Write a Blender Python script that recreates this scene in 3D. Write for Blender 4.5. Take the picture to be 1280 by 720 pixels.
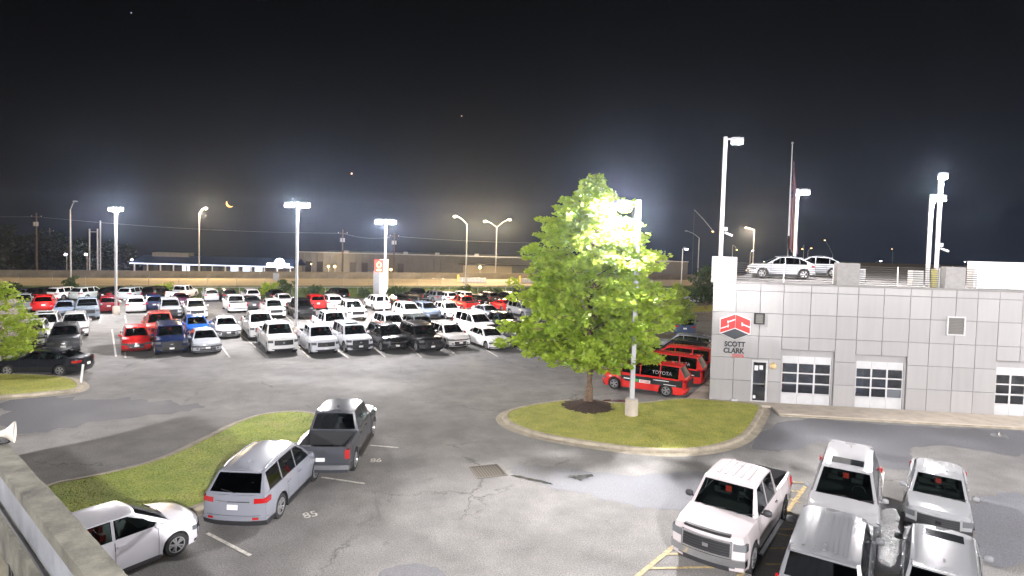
import bpy, bmesh, math, random
from mathutils import Vector, Matrix
from mathutils.geometry import tessellate_polygon
random.seed(7)
for o in list(bpy.data.objects): bpy.data.objects.remove(o)
SC = bpy.context.scene
COL = SC.collection
PI = math.pi
# ------------------------------------------------------------ camera
CAMH, FPX, PITCH, ROLL, Y0 = 8.3, 750.0, 0.042, 0.026, 328.0
cam_d = bpy.data.cameras.new('camera'); cam = bpy.data.objects.new('camera', cam_d); COL.objects.link(cam)
cam_d.sensor_width = 36.0; cam_d.lens = 36.0 * FPX / 1280.0
cam_d.shift_y = (Y0 - 360.0) / 1280.0
cam_d.clip_start = 0.1; cam_d.clip_end = 9000
CM = Matrix.Translation((0, 0, CAMH)) @ Matrix.Rotation(PI/2 - PITCH, 4, 'X') @ Matrix.Rotation(ROLL, 4, 'Z')
cam.matrix_world = CM
SC.camera = cam
def ray(px, py):
    return (CM.to_3x3() @ Vector((px - 640.0, -(py - Y0), -FPX)))
def at(px, py, z=0.0):
    d = ray(px, py); t = (z - CAMH) / d.z
    return Vector((d.x*t, d.y*t, z))
def atd(px, py, depth):                                   # point on the sight line at a given distance ahead
    d = ray(px, py); t = depth / d.y
    return Vector((d.x*t, depth, CAMH + d.z*t))
def proj(p):
    q = CM.inverted() @ Vector(p)
    return (640 + FPX*q.x/-q.z, Y0 - FPX*q.y/-q.z)
# ------------------------------------------------------------ world and exposure
SC.view_settings.view_transform = 'Standard'; SC.view_settings.look = 'None'
SC.view_settings.exposure = 0.95; SC.view_settings.gamma = 1
SC.cycles.use_denoising = True
SC.cycles.max_bounces = 6; SC.cycles.diffuse_bounces = 2; SC.cycles.glossy_bounces = 3
SC.cycles.transparent_max_bounces = 10; SC.cycles.transmission_bounces = 4
SC.cycles.sample_clamp_indirect = 4.0; SC.cycles.caustics_reflective = False; SC.cycles.caustics_refractive = False
SC.cycles.use_light_tree = True
W = bpy.data.worlds.new('World'); SC.world = W; W.use_nodes = True
wn, wl = W.node_tree.nodes, W.node_tree.links
wn.clear()
tc = wn.new('ShaderNodeTexCoord'); sx = wn.new('ShaderNodeSeparateXYZ'); wl.new(tc.outputs['Generated'], sx.inputs[0])
cr = wn.new('ShaderNodeValToRGB'); cr.color_ramp.interpolation = 'B_SPLINE'
mr = wn.new('ShaderNodeMapRange'); mr.inputs[1].default_value = -0.15; mr.inputs[2].default_value = 0.45
wl.new(sx.outputs['Z'], mr.inputs[0]); wl.new(mr.outputs[0], cr.inputs[0])
e = cr.color_ramp.elements
e[0].position = 0.0; e[0].color = (0.028, 0.036, 0.056, 1)
e[1].position = 1.0; e[1].color = (0.0040, 0.0045, 0.0045, 1)
for p_, c_ in ((0.22, (0.030, 0.039, 0.060)), (0.34, (0.019, 0.024, 0.036)), (0.52, (0.0125, 0.0135, 0.0165)), (0.75, (0.007, 0.0075, 0.008))):
    k = e.new(p_); k.color = (*c_, 1)
# the town glow is stronger to the right of the view
ml = wn.new('ShaderNodeMapRange'); ml.inputs[1].default_value = -0.6; ml.inputs[2].default_value = 0.5; ml.inputs[3].default_value = 0.09; ml.inputs[4].default_value = 0.34
wl.new(sx.outputs['X'], ml.inputs[0])
bg = wn.new('ShaderNodeBackground'); wo = wn.new('ShaderNodeOutputWorld')
wl.new(cr.outputs[0], bg.inputs[0]); wl.new(ml.outputs[0], bg.inputs[1]); wl.new(bg.outputs[0], wo.inputs[0])
# ------------------------------------------------------------ helpers
def tag(o, label=None, cat=None, group=None, kind=None):
    if label: o['label'] = label
    if cat: o['category'] = cat
    if group: o['group'] = group
    if kind: o['kind'] = kind
    return o
def empty(name, loc, rz=0.0, label=None, cat=None, group=None):
    o = bpy.data.objects.new(name, None); COL.objects.link(o)
    o.location = loc; o.rotation_euler = (0, 0, rz); o.empty_display_size = .3
    return tag(o, label, cat, group)
def link_mesh(name, me, mat=None, parent=None, color=None):
    o = bpy.data.objects.new(name, me); COL.objects.link(o)
    if mat is not None and not me.materials:
        for m in (mat if isinstance(mat, (list, tuple)) else [mat]): me.materials.append(m)
    if parent is not None: o.parent = parent
    if color: o.color = color
    return o
def children(o): return [c for c in o.children]
def copy_tree(o, parent=None):
    c = o.copy(); COL.objects.link(c)
    if parent is not None: c.parent = parent
    for ch in children(o): copy_tree(ch, c)
    return c
class MB:
    def __init__(s): s.v = []; s.f = []; s.m = []
    def add(s, vs, fs, mi=0):
        n = len(s.v); s.v += [tuple(v) for v in vs]; s.f += [tuple(i+n for i in f) for f in fs]; s.m += [mi]*len(fs); return s
    def box(s, x0, x1, y0, y1, z0, z1, mi=0, n=(1, 1, 1)):
        nx, ny, nz = n
        if n == (1, 1, 1):
            vs = [(x, y, z) for x in (x0, x1) for y in (y0, y1) for z in (z0, z1)]
            return s.add(vs, [(0,1,3,2),(4,6,7,5),(0,4,5,1),(2,3,7,6),(0,2,6,4),(1,5,7,3)], mi)
        def face(fn, a, b):
            vs = [fn(i/a, j/b) for i in range(a+1) for j in range(b+1)]
            fs = [(i*(b+1)+j, (i+1)*(b+1)+j, (i+1)*(b+1)+j+1, i*(b+1)+j+1) for i in range(a) for j in range(b)]
            s.add(vs, fs, mi)
        L = lambda a, b, t: a+(b-a)*t
        face(lambda u, w: (x1, L(y0,y1,u), L(z0,z1,w)), ny, nz); face(lambda u, w: (x0, L(y1,y0,u), L(z0,z1,w)), ny, nz)
        face(lambda u, w: (L(x1,x0,u), y1, L(z0,z1,w)), nx, nz); face(lambda u, w: (L(x0,x1,u), y0, L(z0,z1,w)), nx, nz)
        face(lambda u, w: (L(x0,x1,u), L(y0,y1,w), z1), nx, ny); face(lambda u, w: (L(x0,x1,u), L(y1,y0,w), z0), nx, ny)
        return s
    def tube(s, pts, r, n=8, mi=0, cap=True):
        pts = [Vector(p) for p in pts]; rs = r if isinstance(r, (list, tuple)) else [r]*len(pts)
        base = len(s.v); up = Vector((0, 0, 1))
        for i, p in enumerate(pts):
            d = (pts[min(i+1, len(pts)-1)] - pts[max(i-1, 0)]).normalized()
            a = d.cross(up)
            if a.length < 1e-3: a = d.cross(Vector((1, 0, 0)))
            a.normalize(); b = d.cross(a).normalized()
            for k in range(n):
                t = 2*PI*k/n; s.v.append(tuple(p + (a*math.cos(t) + b*math.sin(t))*rs[i]))
        for i in range(len(pts)-1):
            for k in range(n):
                s.f.append((base+i*n+k, base+i*n+(k+1) % n, base+(i+1)*n+(k+1) % n, base+(i+1)*n+k)); s.m.append(mi)
        if cap:
            s.f.append(tuple(base+k for k in range(n))[::-1]); s.m.append(mi)
            s.f.append(tuple(base+(len(pts)-1)*n+k for k in range(n))); s.m.append(mi)
        return s
    def lathe(s, prof, n=16, axis='z', mi=0, c=(0, 0, 0)):
        base = len(s.v)
        for (r, h) in prof:
            for k in range(n):
                t = 2*PI*k/n
                p = (r*math.cos(t), r*math.sin(t), h) if axis == 'z' else (r*math.cos(t), h, r*math.sin(t))
                s.v.append((p[0]+c[0], p[1]+c[1], p[2]+c[2]))
        for i in range(len(prof)-1):
            for k in range(n):
                s.f.append((base+i*n+k, base+i*n+(k+1) % n, base+(i+1)*n+(k+1) % n, base+(i+1)*n+k)); s.m.append(mi)
        return s
    def prism(s, poly, z0, z1, mi=0, top_only=False):
        n = len(poly); vs = [(p[0], p[1], z0) for p in poly] + [(p[0], p[1], z1) for p in poly]
        tri = tessellate_polygon([[Vector((p[0], p[1], 0)) for p in poly]])
        up = []
        for a, b, c in tri:
            A, B, Cc = poly[a], poly[b], poly[c]
            if (B[0]-A[0])*(Cc[1]-A[1]) - (B[1]-A[1])*(Cc[0]-A[0]) < 0: a, c = c, a
            up.append((a+n, b+n, c+n))
        fs = up + ([] if top_only else [(i, (i+1) % n, (i+1) % n+n, i+n) for i in range(n)])
        return s.add(vs, fs, mi)
    def mesh(s, name, mats=None, smooth=None, fix=True):
        me = bpy.data.meshes.new(name); me.from_pydata(s.v, [], s.f)
        if mats:
            for m in mats: me.materials.append(m)
            if len(mats) > 1: me.polygons.foreach_set('material_index', s.m)
        if fix:
            bm = bmesh.new(); bm.from_mesh(me)
            bmesh.ops.remove_doubles(bm, verts=bm.verts, dist=1e-4)
            bmesh.ops.recalc_face_normals(bm, faces=bm.faces)
            bm.to_mesh(me); bm.free()
        if smooth is not None:
            me.polygons.foreach_set('use_smooth', [True]*len(me.polygons)); me.set_sharp_from_angle(angle=math.radians(smooth))
        me.update(); return me
    def build(s, name, mat, parent=None, smooth=None, fix=True, color=None):
        mats = mat if isinstance(mat, (list, tuple)) else [mat]
        o = link_mesh(name, s.mesh(name, mats, smooth, fix), None, parent)
        if color: o.color = color
        return o
# ------------------------------------------------------------ materials
MAT = {}
def newmat(name):
    m = bpy.data.materials.new(name); m.use_nodes = True; MAT[name] = m
    nt = m.node_tree; b = nt.nodes['Principled BSDF']; return m, nt, b
def simple(name, col, rough=.5, metal=0.0, coat=0.0, spec=.5, vary=0.0, scale=3.0, bump=0.0, bscale=40.0):
    m, nt, b = newmat(name)
    b.inputs['Base Color'].default_value = (*col, 1); b.inputs['Roughness'].default_value = rough
    b.inputs['Metallic'].default_value = metal; b.inputs['Coat Weight'].default_value = coat; b.inputs['Coat Roughness'].default_value = .04
    b.inputs['Specular IOR Level'].default_value = spec
    if vary or bump:
        t = nt.nodes.new('ShaderNodeTexCoord')
    if vary:
        n = nt.nodes.new('ShaderNodeTexNoise'); n.inputs['Scale'].default_value = scale; n.inputs['Detail'].default_value = 6; n.inputs['Roughness'].default_value = .65
        nt.links.new(t.outputs['Object'], n.inputs['Vector'])
        r = nt.nodes.new('ShaderNodeValToRGB'); r.color_ramp.elements[0].position = .3; r.color_ramp.elements[1].position = .7
        r.color_ramp.elements[0].color = (*[c*(1-vary) for c in col], 1); r.color_ramp.elements[1].color = (*[min(1, c*(1+vary)) for c in col], 1)
        nt.links.new(n.outputs[0], r.inputs[0]); nt.links.new(r.outputs[0], b.inputs['Base Color'])
    if bump:
        n2 = nt.nodes.new('ShaderNodeTexNoise'); n2.inputs['Scale'].default_value = bscale; n2.inputs['Detail'].default_value = 4
        nt.links.new(t.outputs['Object'], n2.inputs['Vector'])
        bp = nt.nodes.new('ShaderNodeBump'); bp.inputs['Strength'].default_value = bump; bp.inputs['Distance'].default_value = .02
        nt.links.new(n2.outputs[0], bp.inputs['Height']); nt.links.new(bp.outputs[0], b.inputs['Normal'])
    return m
def emis(name, col, strength):
    m, nt, b = newmat(name)
    b.inputs['Base Color'].default_value = (*[min(1, c) for c in col], 1)
    b.inputs['Emission Color'].default_value = (*col, 1); b.inputs['Emission Strength'].default_value = strength
    return m
# car paint: the colour is the object's own
m, nt, b = newmat('car_paint')
oi = nt.nodes.new('ShaderNodeObjectInfo')
t = nt.nodes.new('ShaderNodeTexCoord'); n = nt.nodes.new('ShaderNodeTexNoise'); n.inputs['Scale'].default_value = 9; n.inputs['Detail'].default_value = 6
nt.links.new(t.outputs['Object'], n.inputs['Vector'])
r = nt.nodes.new('ShaderNodeMapRange'); r.inputs[3].default_value = .17; r.inputs[4].default_value = .27
nt.links.new(n.outputs[0], r.inputs[0]); nt.links.new(r.outputs[0], b.inputs['Roughness'])
nt.links.new(oi.outputs['Color'], b.inputs['Base Color'])
b.inputs['Metallic'].default_value = 0; b.inputs['Specular IOR Level'].default_value = .3; b.inputs['Coat Weight'].default_value = .5; b.inputs['Coat Roughness'].default_value = .03
# car glass
def glassmat(name, tint, mixf):
    m = bpy.data.materials.new(name); m.use_nodes = True; MAT[name] = m; nt = m.node_tree; nt.nodes.clear()
    o = nt.nodes.new('ShaderNodeOutputMaterial'); mx = nt.nodes.new('ShaderNodeMixShader'); fr = nt.nodes.new('ShaderNodeFresnel'); fr.inputs[0].default_value = mixf
    g = nt.nodes.new('ShaderNodeBsdfGlossy'); g.inputs['Roughness'].default_value = .04; g.inputs[0].default_value = (.9, .95, 1, 1)
    tr = nt.nodes.new('ShaderNodeBsdfTransparent'); tr.inputs[0].default_value = (*tint, 1)
    nt.links.new(fr.outputs[0], mx.inputs[0]); nt.links.new(tr.outputs[0], mx.inputs[1]); nt.links.new(g.outputs[0], mx.inputs[2]); nt.links.new(mx.outputs[0], o.inputs[0])
    return m
glassmat('car_glass', (.42, .50, .48), 1.55)
glassmat('tint_glass', (.10, .11, .12), 1.6)
glassmat('shop_glass', (.40, .44, .52), 2.3)
simple('black_glass', (.012, .014, .016), .06, coat=1)
simple('dark_trim', (.012, .012, .013), .45)
simple('black_plastic', (.022, .022, .024), .6, vary=.2)
simple('interior', (.035, .034, .033), .8)
simple('chrome', (.62, .63, .65), .12, metal=1)
simple('steel', (.42, .43, .45), .32, metal=.9, vary=.15)
simple('rim_metal', (.50, .50, .51), .28, metal=.75)
simple('rubber', (.018, .018, .018), .85, vary=.3, scale=9)
simple('red_lens', (.36, .010, .012), .12, coat=1)
simple('amber_lens', (.75, .28, .03), .15, coat=1)
simple('head_lens', (.16, .17, .18), .10, metal=.4, coat=1)
simple('plate_white', (.75, .75, .73), .4)
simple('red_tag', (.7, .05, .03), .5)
simple('bed_liner', (.018, .018, .019), .8, bump=.3)
# ------------------------------------------------------------ cars
def lerp(a, b, t): return a + (b-a)*t
def prof(pts, x):
    if x <= pts[0][0]: return pts[0][1]
    for (a, za), (b_, zb) in zip(pts, pts[1:]):
        if x <= b_:
            t = (x-a)/max(1e-6, b_-a); return lerp(za, zb, t)
    return pts[-1][1]
# nose..tail given as metres from the FRONT (s = 0 at the nose, s = L at the tail)
SPEC = {
 'sedan': dict(kind='sedan', L=4.85, W=1.84, wb=2.80, fo=.95, R=.33, gc=.19, nose=.66, hood=.80, cowl=.93, belt=.94, tail=1.02, s=(1.32, 2.12, 3.45, 4.22), zr=1.44, cf=.30, cr=.18, rf=.18, rr=.10, yt=.58, wins=((1.62,2.55),(2.63,3.42),(3.50,3.86))),
 'coupe': dict(kind='sedan', L=4.45, W=1.80, wb=2.60, fo=.88, R=.33, gc=.17, nose=.62, hood=.76, cowl=.88, belt=.90, tail=.98, s=(1.40, 2.15, 2.95, 3.85), zr=1.30, cf=.32, cr=.22, rf=.22, rr=.10, yt=.54, wins=((1.72,2.75),(2.85,3.4))),
 'hatchback': dict(kind='hatch', L=4.37, W=1.76, wb=2.60, fo=.86, R=.32, gc=.19, nose=.70, hood=.88, cowl=1.02, belt=.98, tail=1.08, s=(.98, 1.88, 3.75, 4.25), zr=1.53, cf=.28, cr=.14, rf=.20, rr=.08, yt=.60, wins=((1.35,2.30),(2.42,3.22),(3.30,3.82))),
 'crossover': dict(kind='suv', L=4.60, W=1.86, wb=2.69, fo=.92, R=.36, gc=.22, nose=.80, hood=.98, cowl=1.08, belt=1.06, tail=1.12, s=(1.18, 1.92, 4.02, 4.46), zr=1.66, cf=.24, cr=.14, rf=.12, rr=.06, yt=.64, wins=((1.46,2.32),(2.42,3.30),(3.40,4.05))),
 'fastback': dict(kind='suv', L=4.69, W=1.86, wb=2.85, fo=.90, R=.37, gc=.20, nose=.78, hood=.93, cowl=1.04, belt=1.03, tail=1.12, s=(1.12, 2.10, 3.55, 4.50), zr=1.60, cf=.26, cr=.20, rf=.18, rr=.14, yt=.60, wins=((1.50,2.45),(2.55,3.45),(3.52,3.95))),
 'suv': dict(kind='suv', L=4.86, W=1.93, wb=2.79, fo=.95, R=.375, gc=.22, nose=.82, hood=1.00, cowl=1.10, belt=1.08, tail=1.14, s=(1.22, 1.98, 4.30, 4.74), zr=1.73, cf=.26, cr=.15, rf=.13, rr=.06, yt=.66, wins=((1.52,2.42),(2.52,3.42),(3.52,4.28))),
 'boxy_suv': dict(kind='boxy', L=4.82, W=1.92, wb=2.79, fo=.90, R=.39, gc=.26, nose=.98, hood=1.08, cowl=1.16, belt=1.13, tail=1.16, s=(1.28, 1.84, 4.50, 4.74), zr=1.80, cf=.16, cr=.08, rf=.05, rr=.03, yt=.72, wins=((1.56,2.38),(2.50,3.38),(3.50,4.42))),
 'minivan': dict(kind='van', L=5.12, W=1.99, wb=3.03, fo=.97, R=.35, gc=.19, nose=.74, hood=.98, cowl=1.08, belt=1.02, tail=1.10, s=(.98, 1.95, 4.62, 5.02), zr=1.74, cf=.32, cr=.16, rf=.18, rr=.06, yt=.68, wins=((1.42,2.42),(2.52,3.55),(3.66,4.62))),
 'pickup': dict(kind='pickup', L=5.75, W=2.02, wb=3.68, fo=.96, R=.41, gc=.30, nose=1.02, hood=1.15, cowl=1.25, belt=1.22, tail=1.25, s=(1.42, 2.02, 3.66, 3.86), zr=1.93, cf=.20, cr=.04, rf=.04, rr=.01, yt=.72, wins=((1.74,2.60),(2.72,3.58)), bed=4.00),
 'midsize_pickup': dict(kind='pickup', L=5.40, W=1.91, wb=3.35, fo=.94, R=.38, gc=.28, nose=.94, hood=1.06, cowl=1.15, belt=1.12, tail=1.15, s=(1.36, 1.98, 3.50, 3.68), zr=1.79, cf=.20, cr=.04, rf=.06, rr=.01, yt=.68, wins=((1.68,2.48),(2.60,3.40)), bed=3.80),
}
class Car:
    def __init__(s, key):
        s.p = p = SPEC[key]; s.L, s.W, s.R = p['L'], p['W'], p['R']; s.w = s.W/2
        s.xf = s.L/2 - p['fo']; s.xr = s.xf - p['wb']; s.Ra = s.R*1.17
        s.X = lambda d: s.L/2 - d
        s.x0, s.x1, s.x2, s.x3 = [s.X(q) for q in p['s']]
        xt = -s.L/2
        if p['kind'] == 'pickup':
            s.top = [(xt, p['tail']), (s.X(p['bed']), p['tail']), (s.x3, p['belt']), (s.x0, p['cowl']), (s.L/2-.12, p['hood']), (s.L/2, p['nose'])]
        elif p['kind'] == 'sedan':
            s.top = [(xt, p['tail']-.06), (xt+.12, p['tail']), (s.x3, p['tail']+.01), (s.x2, p['belt']+.03), (s.x0, p['cowl']), (s.L/2-.28, p['hood']), (s.L/2, p['nose'])]
        else:
            s.top = [(xt, p['tail']-.03), (s.x2, p['belt']+.03), (s.x0, p['cowl']), (s.L/2-.2, p['hood']), (s.L/2, p['nose'])]
    def warp(s, v):
        x, y, z = v; p = s.p; t = abs(y)/s.w
        if x > s.xf:
            k = min(1.3, (x-s.xf)/(s.L/2-s.xf)); k2 = k*k
            x -= p['cf']*k2*t**2.6 + p['rf']*k2*max(0, z-.45) + .10*k2*max(0, .42-z)/.25
            y *= 1 - .035*k2
        elif x < s.xr:
            k = min(1.3, (s.xr-x)/(s.xr+s.L/2)); k2 = k*k
            x += p['cr']*k2*t**2.6 + p['rr']*k2*max(0, z-.5) + .10*k2*max(0, .42-z)/.25
            y *= 1 - .03*k2
        return (x, y, z)
    def zb(s, x):
        g = s.p['gc']
        for a in (s.xf, s.xr):
            if abs(x-a) < s.Ra: return s.R*1.0 + math.sqrt(max(0, s.Ra**2-(x-a)**2))*.98
        return g + .04*max(0, (abs(x)-s.L/2+.5))
    def yb(s): return s.w-.105
    def section(s, x, zb=None):
        p = s.p; w = s.w; zb = s.zb(x) if zb is None else zb; zt = prof(s.top, x)
        arch = zb > s.R
        fl = .022 if p['kind'] in ('pickup', 'boxy') else .012
        dx = min(abs(x-s.xf), abs(x-s.xr)); ww = w - fl + fl*max(0, min(1, (s.Ra+.10-dx)/.10))
        zs = lerp(p['gc'], p['belt'], .70)
        za = max(zb+.015, p['gc']+.16); zc = max(za+.012, zs); zd = max(zc+.01, zs+.035); ze = max(zd+.01, zt-.05)
        crown = .05 if x > s.x0-.05 else .015
        P = [(w-.30, zb), (ww-.025, zb), (ww, za), (ww-.004, zc), (ww-.022, zd), (ww-.055, ze), (ww-.095, max(zt, ze+.008)), (w*.62, zt+crown*.7), (w*.3, zt+crown*.95), (0, zt+crown)]
        if p['kind'] == 'pickup' and x < s.X(p['bed'])+.001:
            fz = .74
            P[6] = (ww-.07, max(zt, ze+.008))
            if x < -s.L/2+.07 or x > s.X(p['bed'])-.055: fz = zt
            P[7] = (w-.17, zt); P[8] = (w-.19, fz); P[9] = (0, fz)
        if p['kind'] != 'pickup' and x < s.x2: P[6] = (ww-.085, max(zt, ze+.008))
        return P
    def body(s, roof='car_paint'):
        mb = MB(); xs = []
        L2 = s.L/2; x = -L2
        n = 34
        for i in range(n+1): xs.append((-L2 + s.L*i/n, None))
        for a in (s.xf, s.xr):
            xs = [q for q in xs if abs(q[0]-a) > s.Ra+.02]
            for k in range(13):
                th = PI*k/12; xs.append((a + s.Ra*.999*math.cos(th), None))
            xs.append((a+s.Ra+.004, s.p['gc'])); xs.append((a-s.Ra-.004, s.p['gc']))
        for q in (L2-.05, L2-.12, -L2+.05, -L2+.12, s.x0, s.x2): xs.append((q, None))
        if s.p['kind'] == 'pickup':
            b_ = s.X(s.p['bed'])
            for q in (b_+.002, b_, b_-.054, b_-.058, -L2+.072, -L2+.068): xs.append((q, None))
        xs = sorted(set(xs), key=lambda q: q[0])
        rows = [(x, s.section(x, zb)) for x, zb in xs]
        vs = []; nP = 10
        for x, P in rows:
            for (y, z) in P: vs.append(s.warp((x, -y, z)))
            for (y, z) in P[:-1][::-1]: vs.append(s.warp((x, y, z)))
        m = 2*nP-1; fs = []; mi = []
        cab = lambda x: s.x3+.03 < x < s.x0-.05
        for i in range(len(rows)-1):
            xm = (rows[i][0]+rows[i+1][0])/2
            for j in range(m-1):
                fs.append((i*m+j, i*m+j+1, (i+1)*m+j+1, (i+1)*m+j))
                jj = min(j, m-2-j)
                k = 0
                if jj >= 6 and cab(xm): k = 1
                if jj == 0: k = 1
                if s.p['kind'] == 'pickup' and jj >= 7 and xm < s.X(s.p['bed']): k = 2
                if jj == 1 and s.p['kind'] in ('suv', 'boxy') : k = 1
                mi.append(k)
        b0 = len(vs)
        # end caps with room to bend
        for (row, sgn) in ((rows[0], -1), (rows[-1], 1)):
            x, P = row; zb_, zt_ = P[1][1], P[6][1]; base = len(vs); R_, C_ = 7, 12
            for r_ in range(R_+1):
                f = r_/R_; z = lerp(zb_, zt_, f)
                wy = prof([(q[1], q[0]) for q in P[1:7]], z)
                for c_ in range(C_+1):
                    u = -1+2*c_/C_; cz = z
                    if r_ == R_ and not (s.p['kind'] == 'pickup' and sgn < 0): cz = z + (P[9][1]-zt_)*(1-u*u)
                    vs.append(s.warp((x, wy*u, cz)))
            for r_ in range(R_):
                for c_ in range(C_):
                    a = base+r_*(C_+1)+c_; fs.append((a, a+1, a+C_+2, a+C_+1) if sgn > 0 else (a, a+C_+1, a+C_+2, a+1)); mi.append(0)
        mb.v = vs; mb.f = fs; mb.m = mi
        # cabin
        p = s.p; yb, yt = s.yb(), p['yt']*1.0; zr = p['zr']; zB = p['belt']
        zb0, zb3 = p['cowl']-.02, prof(s.top, s.x3)-.01
        H = lambda z: lerp(yb, yt, min(1.1, max(0, (z-zB)/(zr-zB))))
        zt1, zt2 = zr-.045, zr-.035 if p['kind'] in ('boxy', 'pickup', 'van') else zr-.075
        roofz = lambda x: lerp(zt2, zt1, (x-s.x2)/(s.x1-s.x2)) + .035*math.sin(PI*(x-s.x2)/(s.x1-s.x2))
        n = 8
        out = [(s.x0, zb0)] + [(lerp(s.x1, s.x2, i/n), roofz(lerp(s.x1, s.x2, i/n))) for i in range(n+1)] + [(s.x3, zb3)]
        s.winpoly = []
        front = lambda z: lerp(s.x0, s.x1, (z-zb0)/(zt1-zb0)); back = lambda z: lerp(s.x3, s.x2, (z-zb3)/(zt2-zb3))
        zlo = zB+.035
        for (a, b_) in p['wins']:
            xa, xb = s.X(a), s.X(b_); poly = []
            zh = lambda x: roofz(min(max(x, s.x2), s.x1))-.055
            pts = []
            xa0 = min(xa, front(zlo)-.10); xb0 = max(xb, back(zlo)+.12)
            for i in range(7):
                x = lerp(xa0, xb0, i/6)
                # height allowed under the sloping pillar
                top = zh(x)
                if x > s.x1: top = min(top, zb0 + (zt1-zb0)*(s.x0-.13-x)/(s.x0-s.x1)-.03)
                if x < s.x2: top = min(top, zb3 + (zt2-zb3)*(x-s.x3-.12)/(s.x2-s.x3)-.02)
                pts.append((x, max(top, zlo+.03)))
            poly = [(xa0, zlo)] + pts + [(xb0, zlo)]
            s.winpoly.append(poly)
        loops = [out] + s.winpoly
        flat = [q for lp in loops for q in lp]
        tris = tessellate_polygon([[Vector((q[0], q[1], 0)) for q in lp] for lp in loops])
        s.H = H
        for sg in (1, -1):
            mb.add([(q[0], sg*H(q[1]), q[1]) for q in flat], [t if sg > 0 else t[::-1] for t in tris], 0)
        # roof
        nu, nv = 10, 10; s.bul = .10; vs = []
        for i in range(nu+1):
            x = lerp(s.x1, s.x2, i/nu); z = roofz(x); ye = H(z)
            for j in range(nv+1):
                u = -1+2*j/nv; uu = math.copysign(abs(u)**.8, u); k = 1-uu*uu
                vs.append((x + (s.bul*k*(1-i/nu) - .06*k*(i/nu)), ye*uu, z+.045*(1-abs(uu)**3.0)))
        mb.add(vs, [(i*(nv+1)+j, (i+1)*(nv+1)+j, (i+1)*(nv+1)+j+1, i*(nv+1)+j+1) for i in range(nu) for j in range(nv)], 3)
        s.roofz = roofz
        # windscreen and rear screen surrounds
        s.front_q = (s.x0, zb0, s.x1, zt1, 1); s.rear_q = (s.x3, zb3, s.x2, zt2, -1)
        s.screens = []
        for (xa, za, xb, zb_, sg) in (s.front_q, s.rear_q):
            fr = lambda u, v, xa=xa, za=za, xb=xb, zb_=zb_, sg=sg: s.patch(xa, za, xb, zb_, sg, u, v)
            us = [-1, -.90, -.6, -.3, 0, .3, .6, .90, 1]
            if sg > 0: vsx = [0, .05, .3, .6, .93, 1]
            else: vsx = [0, .12, .35, .6, .90, 1] if p['kind'] != 'pickup' else [0, .10, .35, .6, .88, 1]
            V = [fr(u, v) for v in vsx for u in us]; nu_ = len(us)
            F = [(r_*nu_+c_, r_*nu_+c_+1, (r_+1)*nu_+c_+1, (r_+1)*nu_+c_) for r_ in range(5) for c_ in range(nu_-1) if r_ in (0, 4) or c_ in (0, nu_-2)]
            mb.add(V, F, 0)
            g = MB(); V = [fr(u, v) for v in vsx[1:-1] for u in us[1:-1]]; k = nu_-2
            g.add(V, [(r_*k+c_, r_*k+c_+1, (r_+1)*k+c_+1, (r_+1)*k+c_) for r_ in range(3) for c_ in range(k-1)])
            s.screens.append(g)
        return mb.mesh('body', [MAT['car_paint'], MAT['dark_trim'], MAT['bed_liner'], MAT[roof]], smooth=32)
    def patch(s, xa, za, xb, zb_, sg, u, v, off=0.0):
        x = lerp(xa, xb, v); z = lerp(za, zb_, v); ye = s.H(z); uu = u; k = 1-uu*uu
        crown = (.045*(1-abs(uu)**3))*v
        return (x + sg*((s.bul if sg > 0 else .06)*k + off), ye*uu, z+crown+off*.5)
    def wbox(s, x0, x1, y0, y1, z0, z1, n=(3, 6, 2)):
        b = MB().box(x0, x1, y0, y1, z0, z1, n=n); b.v = [s.warp(v) for v in b.v]; return b
MESH = {}
def wheel_meshes(R, truck):
    k = ('wheel', R)
    if k in MESH: return MESH[k]
    wd = .12 if truck else .105
    ty = MB().lathe([(R*.62, -wd), (R*.93, -wd), (R, -wd*.65), (R, wd*.65), (R*.93, wd), (R*.62, wd), (R*.62, -wd)], 28, 'y').mesh('tyre', [MAT['rubber']], smooth=35)
    rb = MB().lathe([(R*.66, wd*.98), (R*.62, wd*1.02), (R*.58, wd*.75), (R*.58, -wd*.2), (.0, -wd*.2)], 28, 'y', 1)
    rb.lathe([(R*.66, wd*.985), (R*.665, wd*1.03), (R*.60, wd*1.02), (R*.585, wd*.7)], 28, 'y', 0)
    for i in range(5):
        a = 2*PI*i/5
        for da in (-.13, .13):
            c, s_ = math.cos(a+da), math.sin(a+da); c2, s2 = math.cos(a+da*1.6), math.sin(a+da*1.6)
            hw = R*.055; px_, pz_ = -s_, c
            A = [(c*R*.12+px_*hw*.9, s_*R*.12+pz_*hw*.9), (c*R*.12-px_*hw*.9, s_*R*.12-pz_*hw*.9), (c2*R*.60-px_*hw, s2*R*.60-pz_*hw), (c2*R*.60+px_*hw, s2*R*.60+pz_*hw)]
            rb.add([(q[0], wd*.86, q[1]) for q in A] + [(q[0], wd*.5, q[1]) for q in A], [(0,1,2,3),(0,4,5,1),(1,5,6,2),(2,6,7,3),(3,7,4,0)], 0)
    rb.lathe([(.0, wd*.9), (R*.15, wd*.88), (R*.17, wd*.5)], 14, 'y', 0)
    rm = rb.mesh('rim', [MAT['rim_metal'], MAT['dark_trim']], smooth=35)
    MESH[k] = (ty, rm); return MESH[k]
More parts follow.
